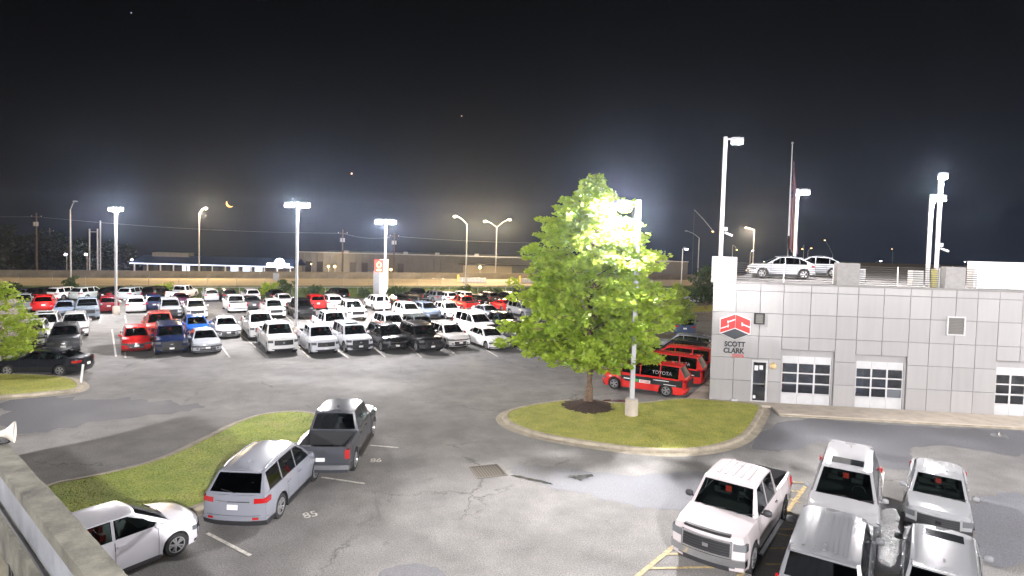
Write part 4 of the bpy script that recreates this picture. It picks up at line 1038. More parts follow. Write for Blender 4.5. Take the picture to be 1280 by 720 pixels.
for i in range(len(colu)-1):
    for j in range(6):
        R = [(colu[i], colu[i+1], rowz[j+1], rowz[j])]
        for o_ in opens[:4]: R = [x for r in R for x in subtract(r, o_)]
        for (u0, u1, z0, z1) in R:
            g = .006; dy = rnd.uniform(0, .004); mb = MB()
            x0, x1, y0, y1 = u0+g, u1-g, z0+g, z1-g; b2 = .012
            mb.add([(x0, -.02, y0), (x1, -.02, y0), (x1, -.02, y1), (x0, -.02, y1), (x0+b2, -.045-dy, y0+b2), (x1-b2, -.045-dy, y0+b2), (x1-b2, -.045-dy, y1-b2), (x0+b2, -.045-dy, y1-b2)], [(4,5,6,7),(0,1,5,4),(1,2,6,5),(2,3,7,6),(3,0,4,7)])
            mb.build('panel', MAT['cladding'], bd)
# backing wall with openings, side walls, deck
wallr = [(0, UR, 0, ZT)]
for o_ in opens[:4]: wallr = [x for r in wallr for x in subtract(r, o_)]
mb = MB()
for (u0, u1, z0, z1) in wallr: mb.add([(u0, -.015, z0), (u1, -.015, z0), (u1, -.015, z1), (u0, -.015, z1)], [(0, 1, 2, 3)])
for (u0, u1, z0, z1) in opens[:4]:                            # reveals
    d = .22; mb.add([(u0, -.015, z0), (u1, -.015, z0), (u1, -.015, z1), (u0, -.015, z1), (u0, d, z0), (u1, d, z0), (u1, d, z1), (u0, d, z1)], [(0,4,5,1),(1,5,6,2),(2,6,7,3),(3,7,4,0)])
mb.build('wall_backing', simple('joint_grey', (.19, .19, .19), .8), bd, fix=False)
DK = 5.9; back = 62.0; sk = back*math.tan(math.radians(24))
mb = MB().add([(0, 0, 0), (sk, back, 0), (sk, back, ZT), (0, 0, ZT)], [(0, 1, 2, 3)]); mb.build('side_wall', MAT['cladding'], bd)
MB().add([(0, .4, DK), (UR, .4, DK), (UR+60, back, DK), (sk, back, DK)], [(0, 1, 2, 3)]).build('roof_deck', MAT['deck_concrete'], bd)
MB().box(-.06, UR, -.07, .45, ZT+.004, ZT+.09).build('coping', MAT['deck_concrete'], bd)
MB().box(2.4, UR-.1, 4.5, 4.6, 0, DK-.2).build('workshop_wall', simple('workshop', (.30, .30, .33), .8, vary=.5, scale=1.2), bd)
MB().add([(0.4, .3, .02), (UR, .3, .02), (UR, 4.5, .02), (2.3, 4.5, .02)], [(0, 1, 2, 3)]).build('workshop_floor', MAT['deck_concrete'], bd)
# garage doors
def garage(O, label_part):
    u0, u1, z0, z1 = O; d = empty('garage_door', (0, 0, 0)); d.parent = bd
    w_ = u1-u0; y = .10
    MB().box(u0, u1, .10, .2, z1-.34, z1).build('lintel', MAT['cladding'], d)
    top = z1-.34; zz = [0.02, .60, .60+(top-.95)*.333, .60+(top-.95)*.667, top-.35, top]
    for a in (0, 1, 2):
        MB().box(u0+.10+(w_-.2)*a/3+.006, u0+.10+(w_-.2)*(a+1)/3-.006, y, y+.05, zz[0], zz[1]-.01).build('solid_panel', MAT['white_door'], d)
        MB().box(u0+.10+(w_-.2)*a/3+.006, u0+.10+(w_-.2)*(a+1)/3-.006, y, y+.05, zz[4]+.01, zz[5]).build('solid_panel', MAT['white_door'], d)
    for r_ in (1, 2, 3):
        for a in range(3):
            p0, p1 = u0+.10+(w_-.2)*a/3+.04, u0+.10+(w_-.2)*(a+1)/3-.04
            MB().add([(p0, y+.025, zz[r_]+.035), (p1, y+.025, zz[r_]+.035), (p1, y+.025, zz[r_+1]-.035), (p0, y+.025, zz[r_+1]-.035)], [(0, 1, 2, 3)]).build('pane', MAT['shop_glass'], d)
        MB().box(u0+.10, u1-.10, y, y+.05, zz[r_]-.035, zz[r_]+.035).build('rail', MAT['white_door'], d)
    MB().box(u0+.10, u1-.10, y, y+.05, zz[4]-.035, zz[4]+.009).build('rail', MAT['white_door'], d)
    for a in range(4):
        x = u0+.10+(w_-.2)*a/3; MB().box(max(u0+.1, x-.04), min(u1-.1, x+.04), y-.003, y+.045, zz[1], zz[4]).build('stile', MAT['white_door'], d)
    for s_ in (u0, u1-.10): MB().box(s_, s_+.10, .06, .16, 0, z1-.34).build('jamb', MAT['cladding'], d)
for O in (G1, G2, G3): garage(O, '')
# a white van waits inside the third bay and shows through its glass: keep it as a plain lit pair of cabinets in the bays
for u in (G1[0]+.3, G2[0]+1.0, G3[0]+.9):
    MB().box(u, u+1.1, 3.6, 4.3, 0, 1.9).build('workshop_cabinet', simple('cabinet_%d' % int(u*10), (.35, .10, .06) if u < 6 else (.42, .44, .48), .5), bd)
# entrance door
u0, u1, z0, z1 = DOOR; d = empty('entrance_door', (0, 0, 0)); d.parent = bd
fr = MB()
for a in ((u0, u0+.09, 0, z1), (u1-.09, u1, 0, z1), (u0+.09, u1-.09, z1-.12, z1), (u0+.09, u1-.09, 0, .16)): fr.box(a[0], a[1], -.04, .06, a[2], a[3])
fr.build('door_frame', MAT['white_door'], d)
MB().box(u0+.09, u1-.09, -.02, .03, 1.0, 1.07).build('mid_rail', MAT['steel'], d)
MB().add([(u0+.09, .01, .16), (u1-.09, .01, .16), (u1-.09, .01, z1-.12), (u0+.09, .01, z1-.12)], [(0, 1, 2, 3)]).build('pane', MAT['shop_glass'], d)
MB().tube([(u1-.16, -.08, .85), (u1-.16, -.08, 1.2)], .018, 6).build('door_handle', MAT['chrome'], d)
MB().box(u0+.16, u0+.34, -.002, .005, z1-.55, z1-.3).build('notice', MAT['white_sign'], d)
MB().box(u0+.40, u0+.58, -.002, .005, z1-.50, z1-.28).build('notice', MAT['white_sign'], d)
MB().box(u0+.13, u0+.26, -.002, .005, .26, .42).build('notice', MAT['white_sign'], d)
# vents
simple('slat_grey', (.24, .23, .21), .5)
def vent(O, n, fm, nm):
    u0, u1, z0, z1 = O; d = empty('vent', (0, -.052, 0)); d.parent = bd; fr = MB(); f = .06
    for a in ((u0, u0+f, z0, z1), (u1-f, u1, z0, z1), (u0+f, u1-f, z1-f, z1), (u0+f, u1-f, z0, z0+f)): fr.box(a[0], a[1], -.09, .003, a[2], a[3])
    fr.build('frame', MAT[fm], d)
    MB().box(u0+.01, u1-.01, .0, .004, z0+.01, z1-.01).build('backing', MAT['dark_trim'], d)
    for i in range(n):
        z = z0+f+(z1-z0-2*f)*(i+.1)/n; h = (z1-z0-2*f)/n*.80
        MB().add([(u0+f, -.07, z), (u1-f, -.07, z), (u1-f, -.005, z+h), (u0+f, -.005, z+h)], [(0, 1, 2, 3)]).build('slat', MAT['slat_grey'], d)
vent(V1, 6, 'dark_trim', 's'); vent(V2, 11, 'white_door', 'l')
# wall lamp beside the door, downpipe foot
u, z = fuv(966, 457); wl_ = empty('wall_lamp', tuple(F0+FU*u+FN*.05+Vector((0, 0, z))), FANG, 'round amber wall lamp to the right of the glass entrance door', 'lamp')
MB().lathe([(0, -.2), (.10, -.17), (.16, -.08), (.17, 0)], 16, 'y').build('globe', simple('amber_globe', (.75, .55, .28), .3), wl_, smooth=60); MB().lathe([(.19, -.02), (.19, .02)], 16, 'y').build('ring', MAT['steel'], wl_)
u, z = fuv(916.5, 500); MB().box(u-.15, u+.15, -.25, -.05, .0, .22).build('wall_box', MAT['white_door'], bd)
# the wall sign: cube emblem and lettering
s0 = fuv(900.3, 407)[0]; s1 = fuv(936.8, 407)[0]; sc_ = (s0+s1)/2; zt = fuv(918.6, 392.8)[1]; zm = fuv(918.6, 410.3)[1]; zlt = fuv(902, 398.8)[1]; zlb = fuv(902, 416)[1]; zbt = fuv(918.6, 423.9)[1]
zlt = (zlt+fuv(935, 400.2)[1])/2; zlb = (zlb+fuv(935, 417.5)[1])/2
sg_ = empty('wall_sign', tuple(F0+FN*.052), FANG, 'red cube emblem sign over SCOTT CLARK lettering on the clad wall', 'sign')
def slab(name, pts, mat, y0=-.02, y1=-.05):
    mb = MB(); n = len(pts); mb.add([(p[0], y0, p[1]) for p in pts]+[(p[0], y1, p[1]) for p in pts], [tuple(range(n))[::-1] if n == 4 else tuple(range(n)), tuple(range(n, 2*n))]+[(i, (i+1) % n, (i+1) % n+n, i+n) for i in range(n)]); mb.build(name, MAT[mat], sg_)
e_ = .045
slab('emblem_border', [(s0-e_, zlb), (s0-e_, zlt+e_), (sc_, zt+e_*1.4), (s1+e_, zlt+e_), (s1+e_, zlb), (sc_, zbt-.02)], 'white_sign', -.0, -.02)
slab('emblem_left_face', [(s0, zlb+.03), (s0, zlt), (sc_-.012, zt), (sc_-.012, zm+.03)], 'red_sign')
slab('emblem_right_face', [(sc_+.012, zm+.03), (sc_+.012, zt), (s1, zlt), (s1, zlb+.03)], 'red_sign')
slab('emblem_base', [(s0+.05, zlb-.01), (sc_, zm-.01), (s1-.05, zlb-.01), (sc_, zbt)], 'dark_sign')
hl = zlt-zlb
def seg(a, b_, w_):                                       # a slim white bar across a face
    a, b_ = Vector((a[0], 0, a[1])), Vector((b_[0], 0, b_[1])); d = (b_-a).normalized(); n = Vector((-d.z, 0, d.x))*w_/2
    return [((a-n).x, (a-n).z), ((b_-n).x, (b_-n).z), ((b_+n).x, (b_+n).z), ((a+n).x, (a+n).z)]
slope = (zt-zlt)/(sc_-s0)
wS = sc_-s0
slab('letter_stroke', seg((s0+wS*.48, zlt+slope*wS*.48-hl*.36), (sc_-.01, zt-hl*.36), .055), 'white_sign', -.05, -.056)
slab('letter_stroke', seg((s0, zlt-hl*.66), (s0+wS*.52, zlt+slope*wS*.52-hl*.66), .055), 'white_sign', -.05, -.056)
slab('letter_stroke', seg((s0+wS*.48, zlt+slope*wS*.48-hl*.26), (s0+wS*.50, zlt+slope*wS*.5-hl*.46), .06), 'white_sign', -.05, -.0565)
slab('letter_stroke', seg((s0+wS*.52, zlt+slope*wS*.52-hl*.56), (s0+wS*.50, zlt+slope*wS*.5-hl*.76), .06), 'white_sign', -.05, -.0565)
slab('letter_stroke', seg((sc_+wS*.46, zlt+slope*wS*.54-hl*.50), (s1, zlt-hl*.50), .055), 'white_sign', -.05, -.056)
slab('letter_stroke', seg((sc_+wS*.46, zlt+slope*wS*.54-hl*.38), (sc_+wS*.48, zlt+slope*wS*.5-hl*.62), .07), 'white_sign', -.05, -.0565)
def wall_text(name, s, px0, px1, py0, py1, mat, bold):
    ua, ub = fuv(px0, (py0+py1)/2)[0], fuv(px1, (py0+py1)/2)[0]; za, zb = fuv((px0+px1)/2, py1)[1], fuv((px0+px1)/2, py0)[1]
    me = text_mesh(s, 1.0, .01, bold); xs = [v.co.x for v in me.vertices]; ys = [v.co.y for v in me.vertices]
    sx_ = (ub-ua)/(max(xs)-min(xs)); sy_ = (zb-za)/(max(ys)-min(ys)); x0, y0 = min(xs), min(ys)
    for v in me.vertices: v.co = ((v.co.x-x0)*sx_+ua, -.012-v.co.z, (v.co.y-y0)*sy_+za)
    link_mesh(name, me, MAT[mat], sg_)
wall_text('lettering_scott', 'SCOTT', 905.2, 931.2, 426.6, 433.2, 'black_sign', .035)
wall_text('lettering_clark', 'CLARK', 904, 930.2, 434.6, 441.2, 'black_sign', .035)
wall_text('lettering_toyota', 'TOYOTA', 914, 929.6, 442.6, 446.6, 'red_sign', .02)
# roof furniture
def ul(px, py): return fuv(px, py)
def roofbox(name, pxl, pxr, pyt, mat, depth, label, cat, y0=.0, louv=0, zb=None):
    u0, z1 = ul(pxl, pyt); u1, _ = ul(pxr, pyt); zb = ZT+.092 if zb is None else zb
    if not label:
        return MB().box(u0, u1, y0, y0+depth, zb, z1, n=(2, 2, 2)).build(name, MAT[mat], bd)
    root = empty(name, tuple(F0+FU*u0-FN*y0+Vector((0, 0, zb))), FANG, label, cat); h = z1-zb; w_ = u1-u0
    MB().box(0, w_, 0, depth, 0, h).build('casing', MAT[mat], root)
    n = louv
    for i in range(n):
        z = h*.04+h*.86*i/n; MB().add([(.03, -.05, z), (w_-.03, -.05, z), (w_-.03, -.003, z+h*.86/n*.7), (.03, -.003, z+h*.86/n*.7)], [(0, 1, 2, 3)]).build('slat', MAT[mat], root)
    return root
roofbox('parapet_block', 892.5, 921.5, 320.5, 'stucco_block', .45, None, None, -.05)
roofbox('parapet_block', 1047, 1075, 328.5, 'stucco_block', .45, None, None, -.05)
roofbox('parapet_block', 1182, 1207, 333.5, 'stucco_block', .45, None, None, -.05)
roofbox('louvred_box', 1079.5, 1096.5, 337, 'white_sign', .5, 'small white louvred cabinet on the roof right of the middle block', 'cabinet', 1.2, 8)
roofbox('louvred_box', 1158, 1172, 339.5, 'white_sign', .5, 'narrow white louvred cabinet on the roof at the foot of the lamp poles', 'cabinet', 1.2, 7)
roofbox('louvred_screen', 1230.5, 1310, 327.5, 'white_sign', .5, 'large white louvred equipment screen at the right end of the roof', 'screen', .8, 10)
# cable rail: spans between the blocks
def rail_span(pa, pb, lab):
    ua, ub = ul(pa, 350)[0], ul(pb, 350)[0]; root = empty('cable_railing', tuple(F0+FU*ua-FN*.5+Vector((0, 0, ZT+.09))), FANG, lab, 'railing', 'cable railings along the roof edge'); L_ = ub-ua
    n = max(1, round(L_/2.0))
    for i in range(n+1): MB().box(L_*i/n-.025, L_*i/n+.025, -.02, .02, -.4, .98).build('post', MAT['white_sign'], root)
    for k in range(9): MB().tube([(0, 0, .06+.11*k), (L_, 0, .06+.11*k)], .016, 4).build('cable', MAT['dark_iron'], root)
rail_span(922, 1046.5, 'cable railing in front of the rooftop cars')
rail_span(1076, 1181.5, 'cable railing between the middle and the right roof block')
rail_span(1208, 1230, 'short cable railing left of the large louvred screen')
def roofpole(px, pyt, Y, label, heads, energy, cams=(), r=.085):
    t_ = atd(px, pyt, Y); return lot_pole(Vector((t_.x, Y, DK)), t_.z, heads, label, energy, plinth=False, r=r, group='light poles on the roof deck', cams=cams)
roofpole(907, 171, 35.5, 'tallest roof light pole with its head on an arm to the right', [(.62, -.1)], 500, cams=(3.2,), r=.09)
roofpole(997, 236, 44, 'roof light pole right beside the flagpole', [(.35, -.3)], 1700, cams=(.9,))
roofpole(1177, 216, 37, 'roof light pole with the brightest head, right of its shorter twin', [(-.12, -.3)], 2200, cams=(2.6,))
roofpole(1165, 243, 37.6, 'shorter roof light pole left of the brightest one', [(.25, -.3)], 1500)
u, _ = ul(1176, 350); MB().box(u-.10, u+.10, .5, .7, ZT-.3, ul(1176, 337.5)[1]).build('yellow_guard', simple('guard_yellow', (.45, .40, .14), .6, vary=.3), bd)
# flagpole with the flag hanging slack
t_ = atd(990.5, 180, 60); fp = empty('flagpole', (t_.x, 60, 0), 0, 'tall slender flagpole behind the clad building', 'flagpole')
MB().tube([(0, 0, 0), (.05, 0, t_.z*.5), (0, 0, t_.z)], [.13, .09, .04], 8).build('pole', MAT['pole_paint'], fp, smooth=60); MB().lathe([(0, .12), (.09, .08), (.11, 0), (.07, -.1), (0, -.12)], 10, c=(0, 0, t_.z+.1)).build('finial', MAT['steel'], fp)
simple('flag_red', (.14, .02, .03), .8); simple('flag_white', (.16, .15, .17), .8); simple('flag_blue', (.015, .02, .07), .8)
fl = empty('flag', (t_.x, 60, t_.z-2.2), 0, 'striped flag with a blue canton hanging slack from the flagpole', 'flag')
def flagpt(u, v):                                         # u across the hoist, v down the hang
    return (.12+u*(.2+.6*v) + .08*math.sin(9*v+u*5), .22*math.sin(u*9+v*3)*(.4+v), -v*8.2 + u*1.2*(1-v) - .6*u)
for i in range(13):
    mb = MB(); a, b2 = i/13, (i+1)/13; n = 14
    mb.add([flagpt(q, j/n) for j in range(n+1) for q in (a, b2)], [(2*j, 2*j+1, 2*j+3, 2*j+2) for j in range(n)])
    mb.build('stripe', MAT['flag_red' if i % 2 == 0 else 'flag_white'], fl, smooth=80)
mb = MB(); mb.add([(lambda p: (p[0], p[1]-.02, p[2]))(flagpt(q/4*.6, j/8*.38)) for j in range(9) for q in range(5)], [(j*5+q, j*5+q+1, (j+1)*5+q+1, (j+1)*5+q) for j in range(8) for q in range(4)]); mb.build('canton', MAT['flag_blue'], fl, smooth=80)
# apron slabs in front of the building
ap = ST(empty('garage_apron', tuple(F0), FANG)); u = fuv(958, 506)[0]; us = [u]
while us[-1] < UR: us.append(us[-1]+rnd.choice((1.35, 2.4, 1.4, 2.6)))
for a, b2 in zip(us, us[1:]): MB().box(a+.008, b2-.008, -2.05, -.06, .0, .10, n=(1, 1, 1)).build('concrete_slab', MAT['concrete'], ap)
MB().box(us[0], UR, -2.2, -2.06, 0, .05).build('gutter', MAT['kerb_concrete'], ap)
pw = ST(empty('side_path', tuple(F0), FANG)); dv = Vector((math.sin(math.radians(31)), math.cos(math.radians(31)), 0))
for i in range(9):
    a = Vector((0, 0, 0)) + dv*1.9*i; loc = Matrix.Rotation(-FANG, 3, 'Z') @ a; l2 = Matrix.Rotation(-FANG, 3, 'Z') @ (dv*1.88)
    mb = MB(); q0 = [Vector((-1.25, -.3, 0))+loc, Vector((-.05, -.3, 0))+loc, Vector((-.05, -.3, 0))+loc+l2, Vector((-1.25, -.3, 0))+loc+l2]
    mb.add([(p.x, p.y, 0) for p in q0]+[(p.x, p.y, .12) for p in q0], [(4,5,6,7),(0,1,5,4),(1,2,6,5),(2,3,7,6),(3,0,4,7)]); mb.build('concrete_slab', MAT['concrete'], pw)
for i in range(3): MB().box(.02+i*1.0, 1.0+i*1.0, -.75, -.07, 0, .12).build('concrete_slab', MAT['concrete'], pw)
# ------------------------------------------------------------ pylon sign
Y = 79.6; a = atd(466.5, 376, Y); c0 = lambda px: atd(px, 350, Y).x; zt_ = lambda py: atd(477, py, Y).z
py_ = empty('pylon_sign', (c0(476), Y, 0), 0, 'white pylon sign with a red lit panel behind the lot', 'sign'); X0 = c0(476)
MB().box(c0(474.5)-X0, c0(485)-X0, -.25, .25, 0, zt_(324)).build('white_column', MAT['white_sign'], py_)
MB().box(c0(467)-X0, c0(474.3)-X0, -.2, .2, 0, zt_(339)).build('grey_column', MAT['steel'], py_)
MB().box(c0(468.5)-X0, c0(479)-X0, -.32, -.26, zt_(340.5), zt_(325)).build('lit_panel', emis('sign_red', (1, .06, .04), 1.6), py_)
am = emis('sign_amber', (1, .55, .25), 2.2); zc = zt_(331.0); xc = c0(474.2)-X0
MB().tube([(xc+.26*math.cos(t*PI/8), -.35, zc+.36*math.sin(t*PI/8)) for t in range(17)], .07, 6).build('emblem_ring', am, py_); MB().box(xc-.3, xc+.3, -.36, -.33, zt_(338.5), zt_(336.5)).build('lit_word_bar', am, py_)
# ------------------------------------------------------------ diner beyond the highway
Y = 150; dx_ = lambda px: atd(px, 330, Y).x; dz_ = lambda py, px=265: atd(px, py, Y).z
dn = empty('roadside_diner', (dx_(167), Y, -3.5), 0, 'low diner with a blue metal roof and a lit white eave beyond the highway', 'building'); O = dx_(167); L_ = dx_(366)-O; zz = lambda py: dz_(py)+3.5
ze = zz(332.0); zr_ = zz(321.5)
MB().add([(-.6, -.6, ze+.25), (L_+.4, -.6, ze+.25), (L_+.4, 4.5, zr_), (-.2, 4.5, zr_), (L_+.4, 9, ze+.2), (-.6, 9, ze+.2)], [(0,1,2,3),(3,2,4,5)]).build('roof', simple('blue_roof', (.05, .09, .22), .4, vary=.15), dn)
MB().box(2.5, dx_(226)-O, 3.6, 6.2, zr_-.6, zz(318)).build('raised_roof', MAT['galvanised'], dn)
MB().box(-.6, L_+.4, -.72, -.6, ze, ze+.25).build('lit_eave', emis('eave_light', (.75, .80, 1.0), 1.1), dn)
MB().box(1.0, L_-.6, 2.2, 8, 0, ze).build('wall', simple('diner_wall', (.12, .12, .13), .7), dn)
for i in range(13):
    x = .4+(L_-.9)*i/12; MB().box(x-.12, x+.12, -.4, -.16, 0, ze).build('column', MAT['white_sign'], dn)
for i in range(12):
    x = 1.5+(L_-3)*i/12; MB().box(x+.3, x+2.2, 2.12, 2.18, .7, 2.6).build('window', simple('diner_win_%d' % i, (.1, .1, .1), .2) if i not in (3, 7, 8, 9) else emis('diner_lit_%d' % i, (.55, .65, .8), 1.0), dn)
sgn = empty('lit_sign', (dx_(349.5), Y-1, zz(329)-3.5), 0, 'glowing white sign on the right end of the blue diner roof', 'sign')
MB().box(-2.7, 2.7, -.15, .15, -.55, .45).build('sign_box', emis('sign_white', (.95, .9, 1), 6), sgn); MB().lathe([(0, .12), (1.0, .1), (1.3, 0), (1.0, -.1), (0, -.12)], 16, 'y', c=(.4, 0, .45)).build('sign_crest', MAT['sign_white'], sgn)
for px, nm in ((170, 'left'),): 
    o = empty('eave_lamp', (dx_(168), Y-1, dz_(327)), 0, 'bright lamp at the left corner of the blue roof', 'lamp'); MB().lathe([(0, .25), (.22, .12), (.25, -.12), (0, -.25)], 10).build('globe', MAT['lamp_small'], o)
# warehouse
Y = 172; dx_ = lambda px: atd(px, 330, Y).x; O = dx_(372); wh = empty('warehouse', (O, Y, -4), 0, 'long pale grey warehouse with loading doors beyond the highway', 'building'); L_ = dx_(860)-O; zz = lambda py, px=520: atd(px, py, Y).z+4
zt = zz(319)
simple('warehouse_wall', (.12, .125, .125), .85, vary=.12, scale=.3)
mb = MB()
n = 60
for i in range(n): x0 = L_*i/n; MB().box(x0+.03, x0+L_/n-.03, 0, .3, 0, zt).build('wall_panel', MAT['warehouse_wall'], wh)
MB().box(0, L_, .25, 30, 0, zt-.2).build('hall', MAT['warehouse_wall'], wh)
MB().box(-.1, L_+.1, -.15, .35, zt+.002, zt+.25).build('roof_edge', MAT['galvanised'], wh)
for px in (386, 400, 441, 456, 501): MB().box(dx_(px)-O-.9, dx_(px)-O+.9, -.12, -.02, 0, zz(330)).build('loading_door', MAT['dark_trim'], wh)
MB().box(dx_(574)-O, dx_(660)-O, -3.2, -.02, zz(328.5), zz(327.2)).build('canopy', MAT['dark_trim'], wh)
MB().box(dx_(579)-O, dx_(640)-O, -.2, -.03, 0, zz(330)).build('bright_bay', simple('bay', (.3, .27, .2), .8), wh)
for px in (430, 505, 545, 595): MB().box(dx_(px)-O-.6, dx_(px)-O+.6, 2, 3, zt, zt+.8).build('roof_unit', MAT['galvanised'], wh)
for i, (px, py, r_, lab) in enumerate(((600, 334, .42, 'glaring amber lamp under the warehouse canopy'), (410.5, 333, .3, 'left of the two amber lamps at the warehouse doors'), (418.5, 333, .34, 'right of the two amber lamps at the warehouse doors'), (389, 330, .2, 'small amber lamp at the left end of the warehouse'), (488.5, 337, .36, 'amber lamp just right of the white pylon sign'))):
    p = atd(px, py, Y-4); o = empty('yard_lamp', tuple(p), 0, lab, 'lamp', 'amber lamps at the warehouse'); MB().lathe([(0, r_), (r_*.8, r_*.6), (r_, 0), (r_*.8, -r_*.6), (0, -r_)], 10).build('globe', MAT['lamp_sodium'], o); MB().tube([(0, .2, -6), (0, .2, 0)], .06, 5).build('bracket', MAT['galvanised'], o)
    if i < 3: lamp_light((0, -.8, 0), 900, SOD, o, .3)
lb_ = atd(1103.5, 340, 150); o = empty('lit_board', tuple(lb_), 0, 'blue and white lit billboard screen seen through the roof railing', 'billboard')
MB().box(-1.2, 1.2, -.1, .1, -.8, .8).build('screen', emis('screen_blue', (.25, .55, 1.0), 1.6), o); MB().box(-.2, 1.1, -.12, -.101, -.35, .2).build('screen_patch', emis('screen_red', (.9, .3, .5), 1.2), o); MB().tube([(0, .1, -9), (0, .1, -.8)], .15, 6).build('post', MAT['galvanised'], o)
# utility poles, sign posts
def utility(px, pyt, Y, lab, cans=True):
    t_ = atd(px, pyt, Y); z0 = -3.5; r_ = empty('utility_pole', (t_.x, Y, z0), 0, lab, 'utility pole', 'timber utility poles beyond the highway'); h = t_.z-z0
    MB().tube([(0, 0, 0), (0, 0, h)], [.22, .14], 8).build('pole', MAT['timber_pole'], r_); MB().box(-1.2, 1.2, -.06, .06, h-1.0, h-.85).build('crossarm', MAT['timber_pole'], r_)
    if cans:
        for x in (-.35, .35): MB().lathe([(0, .5), (.26, .48), (.26, -.5), (0, -.5)], 10, c=(x, -.2, h-2.6)).build('transformer', MAT['galvanised'], r_, smooth=40)
    for x in (-1.1, 0, 1.1): MB().lathe([(0, .2), (.06, .15), (.06, 0)], 6, c=(x, 0, h-.85)).build('insulator', MAT['white_sign'], r_)
    return Vector((t_.x, Y, t_.z-.9))
w1 = utility(45.5, 266, 140, 'utility pole with transformers at the far left'); w2 = utility(62, 285, 175, 'faint utility pole left of the tall unlit street lamp', False)
w3 = utility(428.5, 287, 150, 'utility pole with a transformer left of the white pylon sign'); w4 = utility(493, 291, 160, 'utility pole right of the white pylon sign')
for i, (a, b2) in enumerate(((w1, w3), (w3, w4), (w4, w4+Vector((60, 10, 0))), (w1, w1+Vector((-70, 0, 1))))):
    mb = MB(); mb.tube([a.lerp(b2, k/16)+Vector((0, 0, -4*.9*(k/16)*(1-k/16))) for k in range(17)], .018, 4); o = mb.build('overhead_wire', MAT['galvanised']); tag(o, ['power line sagging from the far left pole over the diner', 'power line between the two poles beside the pylon sign', 'power line running right from the pole by the pylon sign', 'power line leaving the frame at the far left'][i], 'wire')
sf = empty('sign_gantry', (atd(112, 330, 118).x, 118, -1), 0, 'bare gantry of four steel posts with lattice bracing beyond the highway', 'gantry'); gx = lambda px: atd(px, 330, 118).x-atd(112, 330, 118).x
for px, pyt in ((112, 286), (117, 298), (122, 286), (125.5, 276)):
    MB().tube([(gx(px), 0 if px != 117 else 1.2, 0), (gx(px), 0 if px != 117 else 1.2, atd(px, pyt, 118).z+1)], .13, 6).build('post', MAT['galvanised'], sf)
for k in range(6): 
    z = 2.0+k*.9; MB().tube([(gx(117), 1.2, z), (gx(122), 0, z+.9)], .05, 4).build('brace', MAT['galvanised'], sf)
MB().tube([(gx(112), 0, 8.2), (gx(122), 0, 8.2)], .07, 4).build('crossbar', MAT['galvanised'], sf)
for px, py, lab in ((107.5, 318, 'small white lamp just left of the bare gantry'), (82, 318, 'dim white lamp beside the tall unlit street lamp')):
    p = atd(px, py, 122); o = empty('yard_lamp', tuple(p), 0, lab, 'lamp'); MB().lathe([(0, .25), (.22, .12), (.25, -.12), (0, -.25)], 10).build('globe', MAT['lamp_small'], o); MB().tube([(0, .3, -8), (0, .3, .2)], .08, 5).build('post', MAT['galvanised'], o)
p = atd(345, 357, 84); o = empty('sign_board', (p.x, 84, .2), 0, 'small grey board seen from behind among the bank bushes', 'sign'); MB().box(-.42, .42, -.03, .03, 1.2, 2.2).build('board', MAT['galvanised'], o); MB().tube([(0, .06, 0), (0, .06, 1.9)], .04, 6).build('post', MAT['galvanised'], o)
# crash cushion on the highway
for px0, px1, py, lab in ((574, 606, 353, 'grey crash cushion with a yellow marker on the highway'), (651, 668, 354, 'second crash cushion partly behind the big tree')):
    a, b2 = at(px0, py), at(px1, py); o = empty('crash_cushion', (a.x, a.y, .03), 0, lab, 'road barrier'); L_ = (b2-a).length
    for i in range(8): MB().box(L_*i/8, L_*(i+.92)/8, -.3, .3, .05, .85).build('bay', MAT['galvanised'], o)
    MB().box(-.35, -.05, -.4, .4, .1, 1.3).build('marker', simple('marker_yellow', (.8, .55, .05), .5), o)
    MB().tube([(-.2,0,0),(-.2,0,.2)], .1, 6).build('marker_foot', MAT['galvanised'], o)
# white stake by the left island
p = at(101, 479); p2 = atd(104, 463, p.y); o = tag(MB().tube([(0, 0, 0), (p2.x-p.x, 0, 1.0)], .055, 8).build('marker_post', MAT['white_sign']), 'white plastic marker post at the tip of the left island', 'post'); o.location = p
# ------------------------------------------------------------ roof edge in the foreground
ZC = 4.8; simple('coping_stone', (.125, .12, .095), .9, vary=.6, scale=2.2, bump=.6, bscale=25); simple('parapet_face', (.20, .21, .23), .8, vary=.35, scale=1.5); simple('roof_floor', (.15, .14, .10), .9, vary=.4, scale=1.3, bump=.4)
ro0, ro1 = at(16.7, 561.7, ZC), at(155.6, 718.6, ZC); ri0, ri1 = at(1.4, 568.6, ZC), at(103, 720, ZC)
dR = (ro1-ro0).normalized(); nR = Vector((dR.y, -dR.x, 0)); 
if nR.dot(ri1-ro1) < 0: nR = -nR
wC = (ri1-ro1).dot(nR); print('coping width', wC, ro0, ro1)
rf = ST(empty('roof_parapet', tuple(ro0), math.atan2(dR.y, dR.x))); sgn_ = 1 if (Matrix.Rotation(-math.atan2(dR.y, dR.x), 3, 'Z') @ nR).y > 0 else -1
LL = (ro1-ro0).length; jt = LL*.37
for a, b2 in ((-14, -9), (-9, -4.5), (-4.5, -.9), (-.9, jt), (jt, LL+2.2), (LL+2.2, LL+6)):
    zt_ = 0 if a < jt-.01 else .03
    MB().box(a+.006, b2-.006, *sorted((0, sgn_*wC)), -.12, zt_, n=(4, 2, 1)).build('coping_slab', MAT['coping_stone'], rf)
MB().box(-14, LL+6, *sorted((sgn_*.04, sgn_*(wC-.03))), -ZC+.02, -.125).build('wall_face', MAT['parapet_face'], rf)
MB().box(-14, LL+6, *sorted((sgn_*(wC-.029), sgn_*(wC+.09))), -1.05, -.55).build('ledge', MAT['coping_stone'], rf)
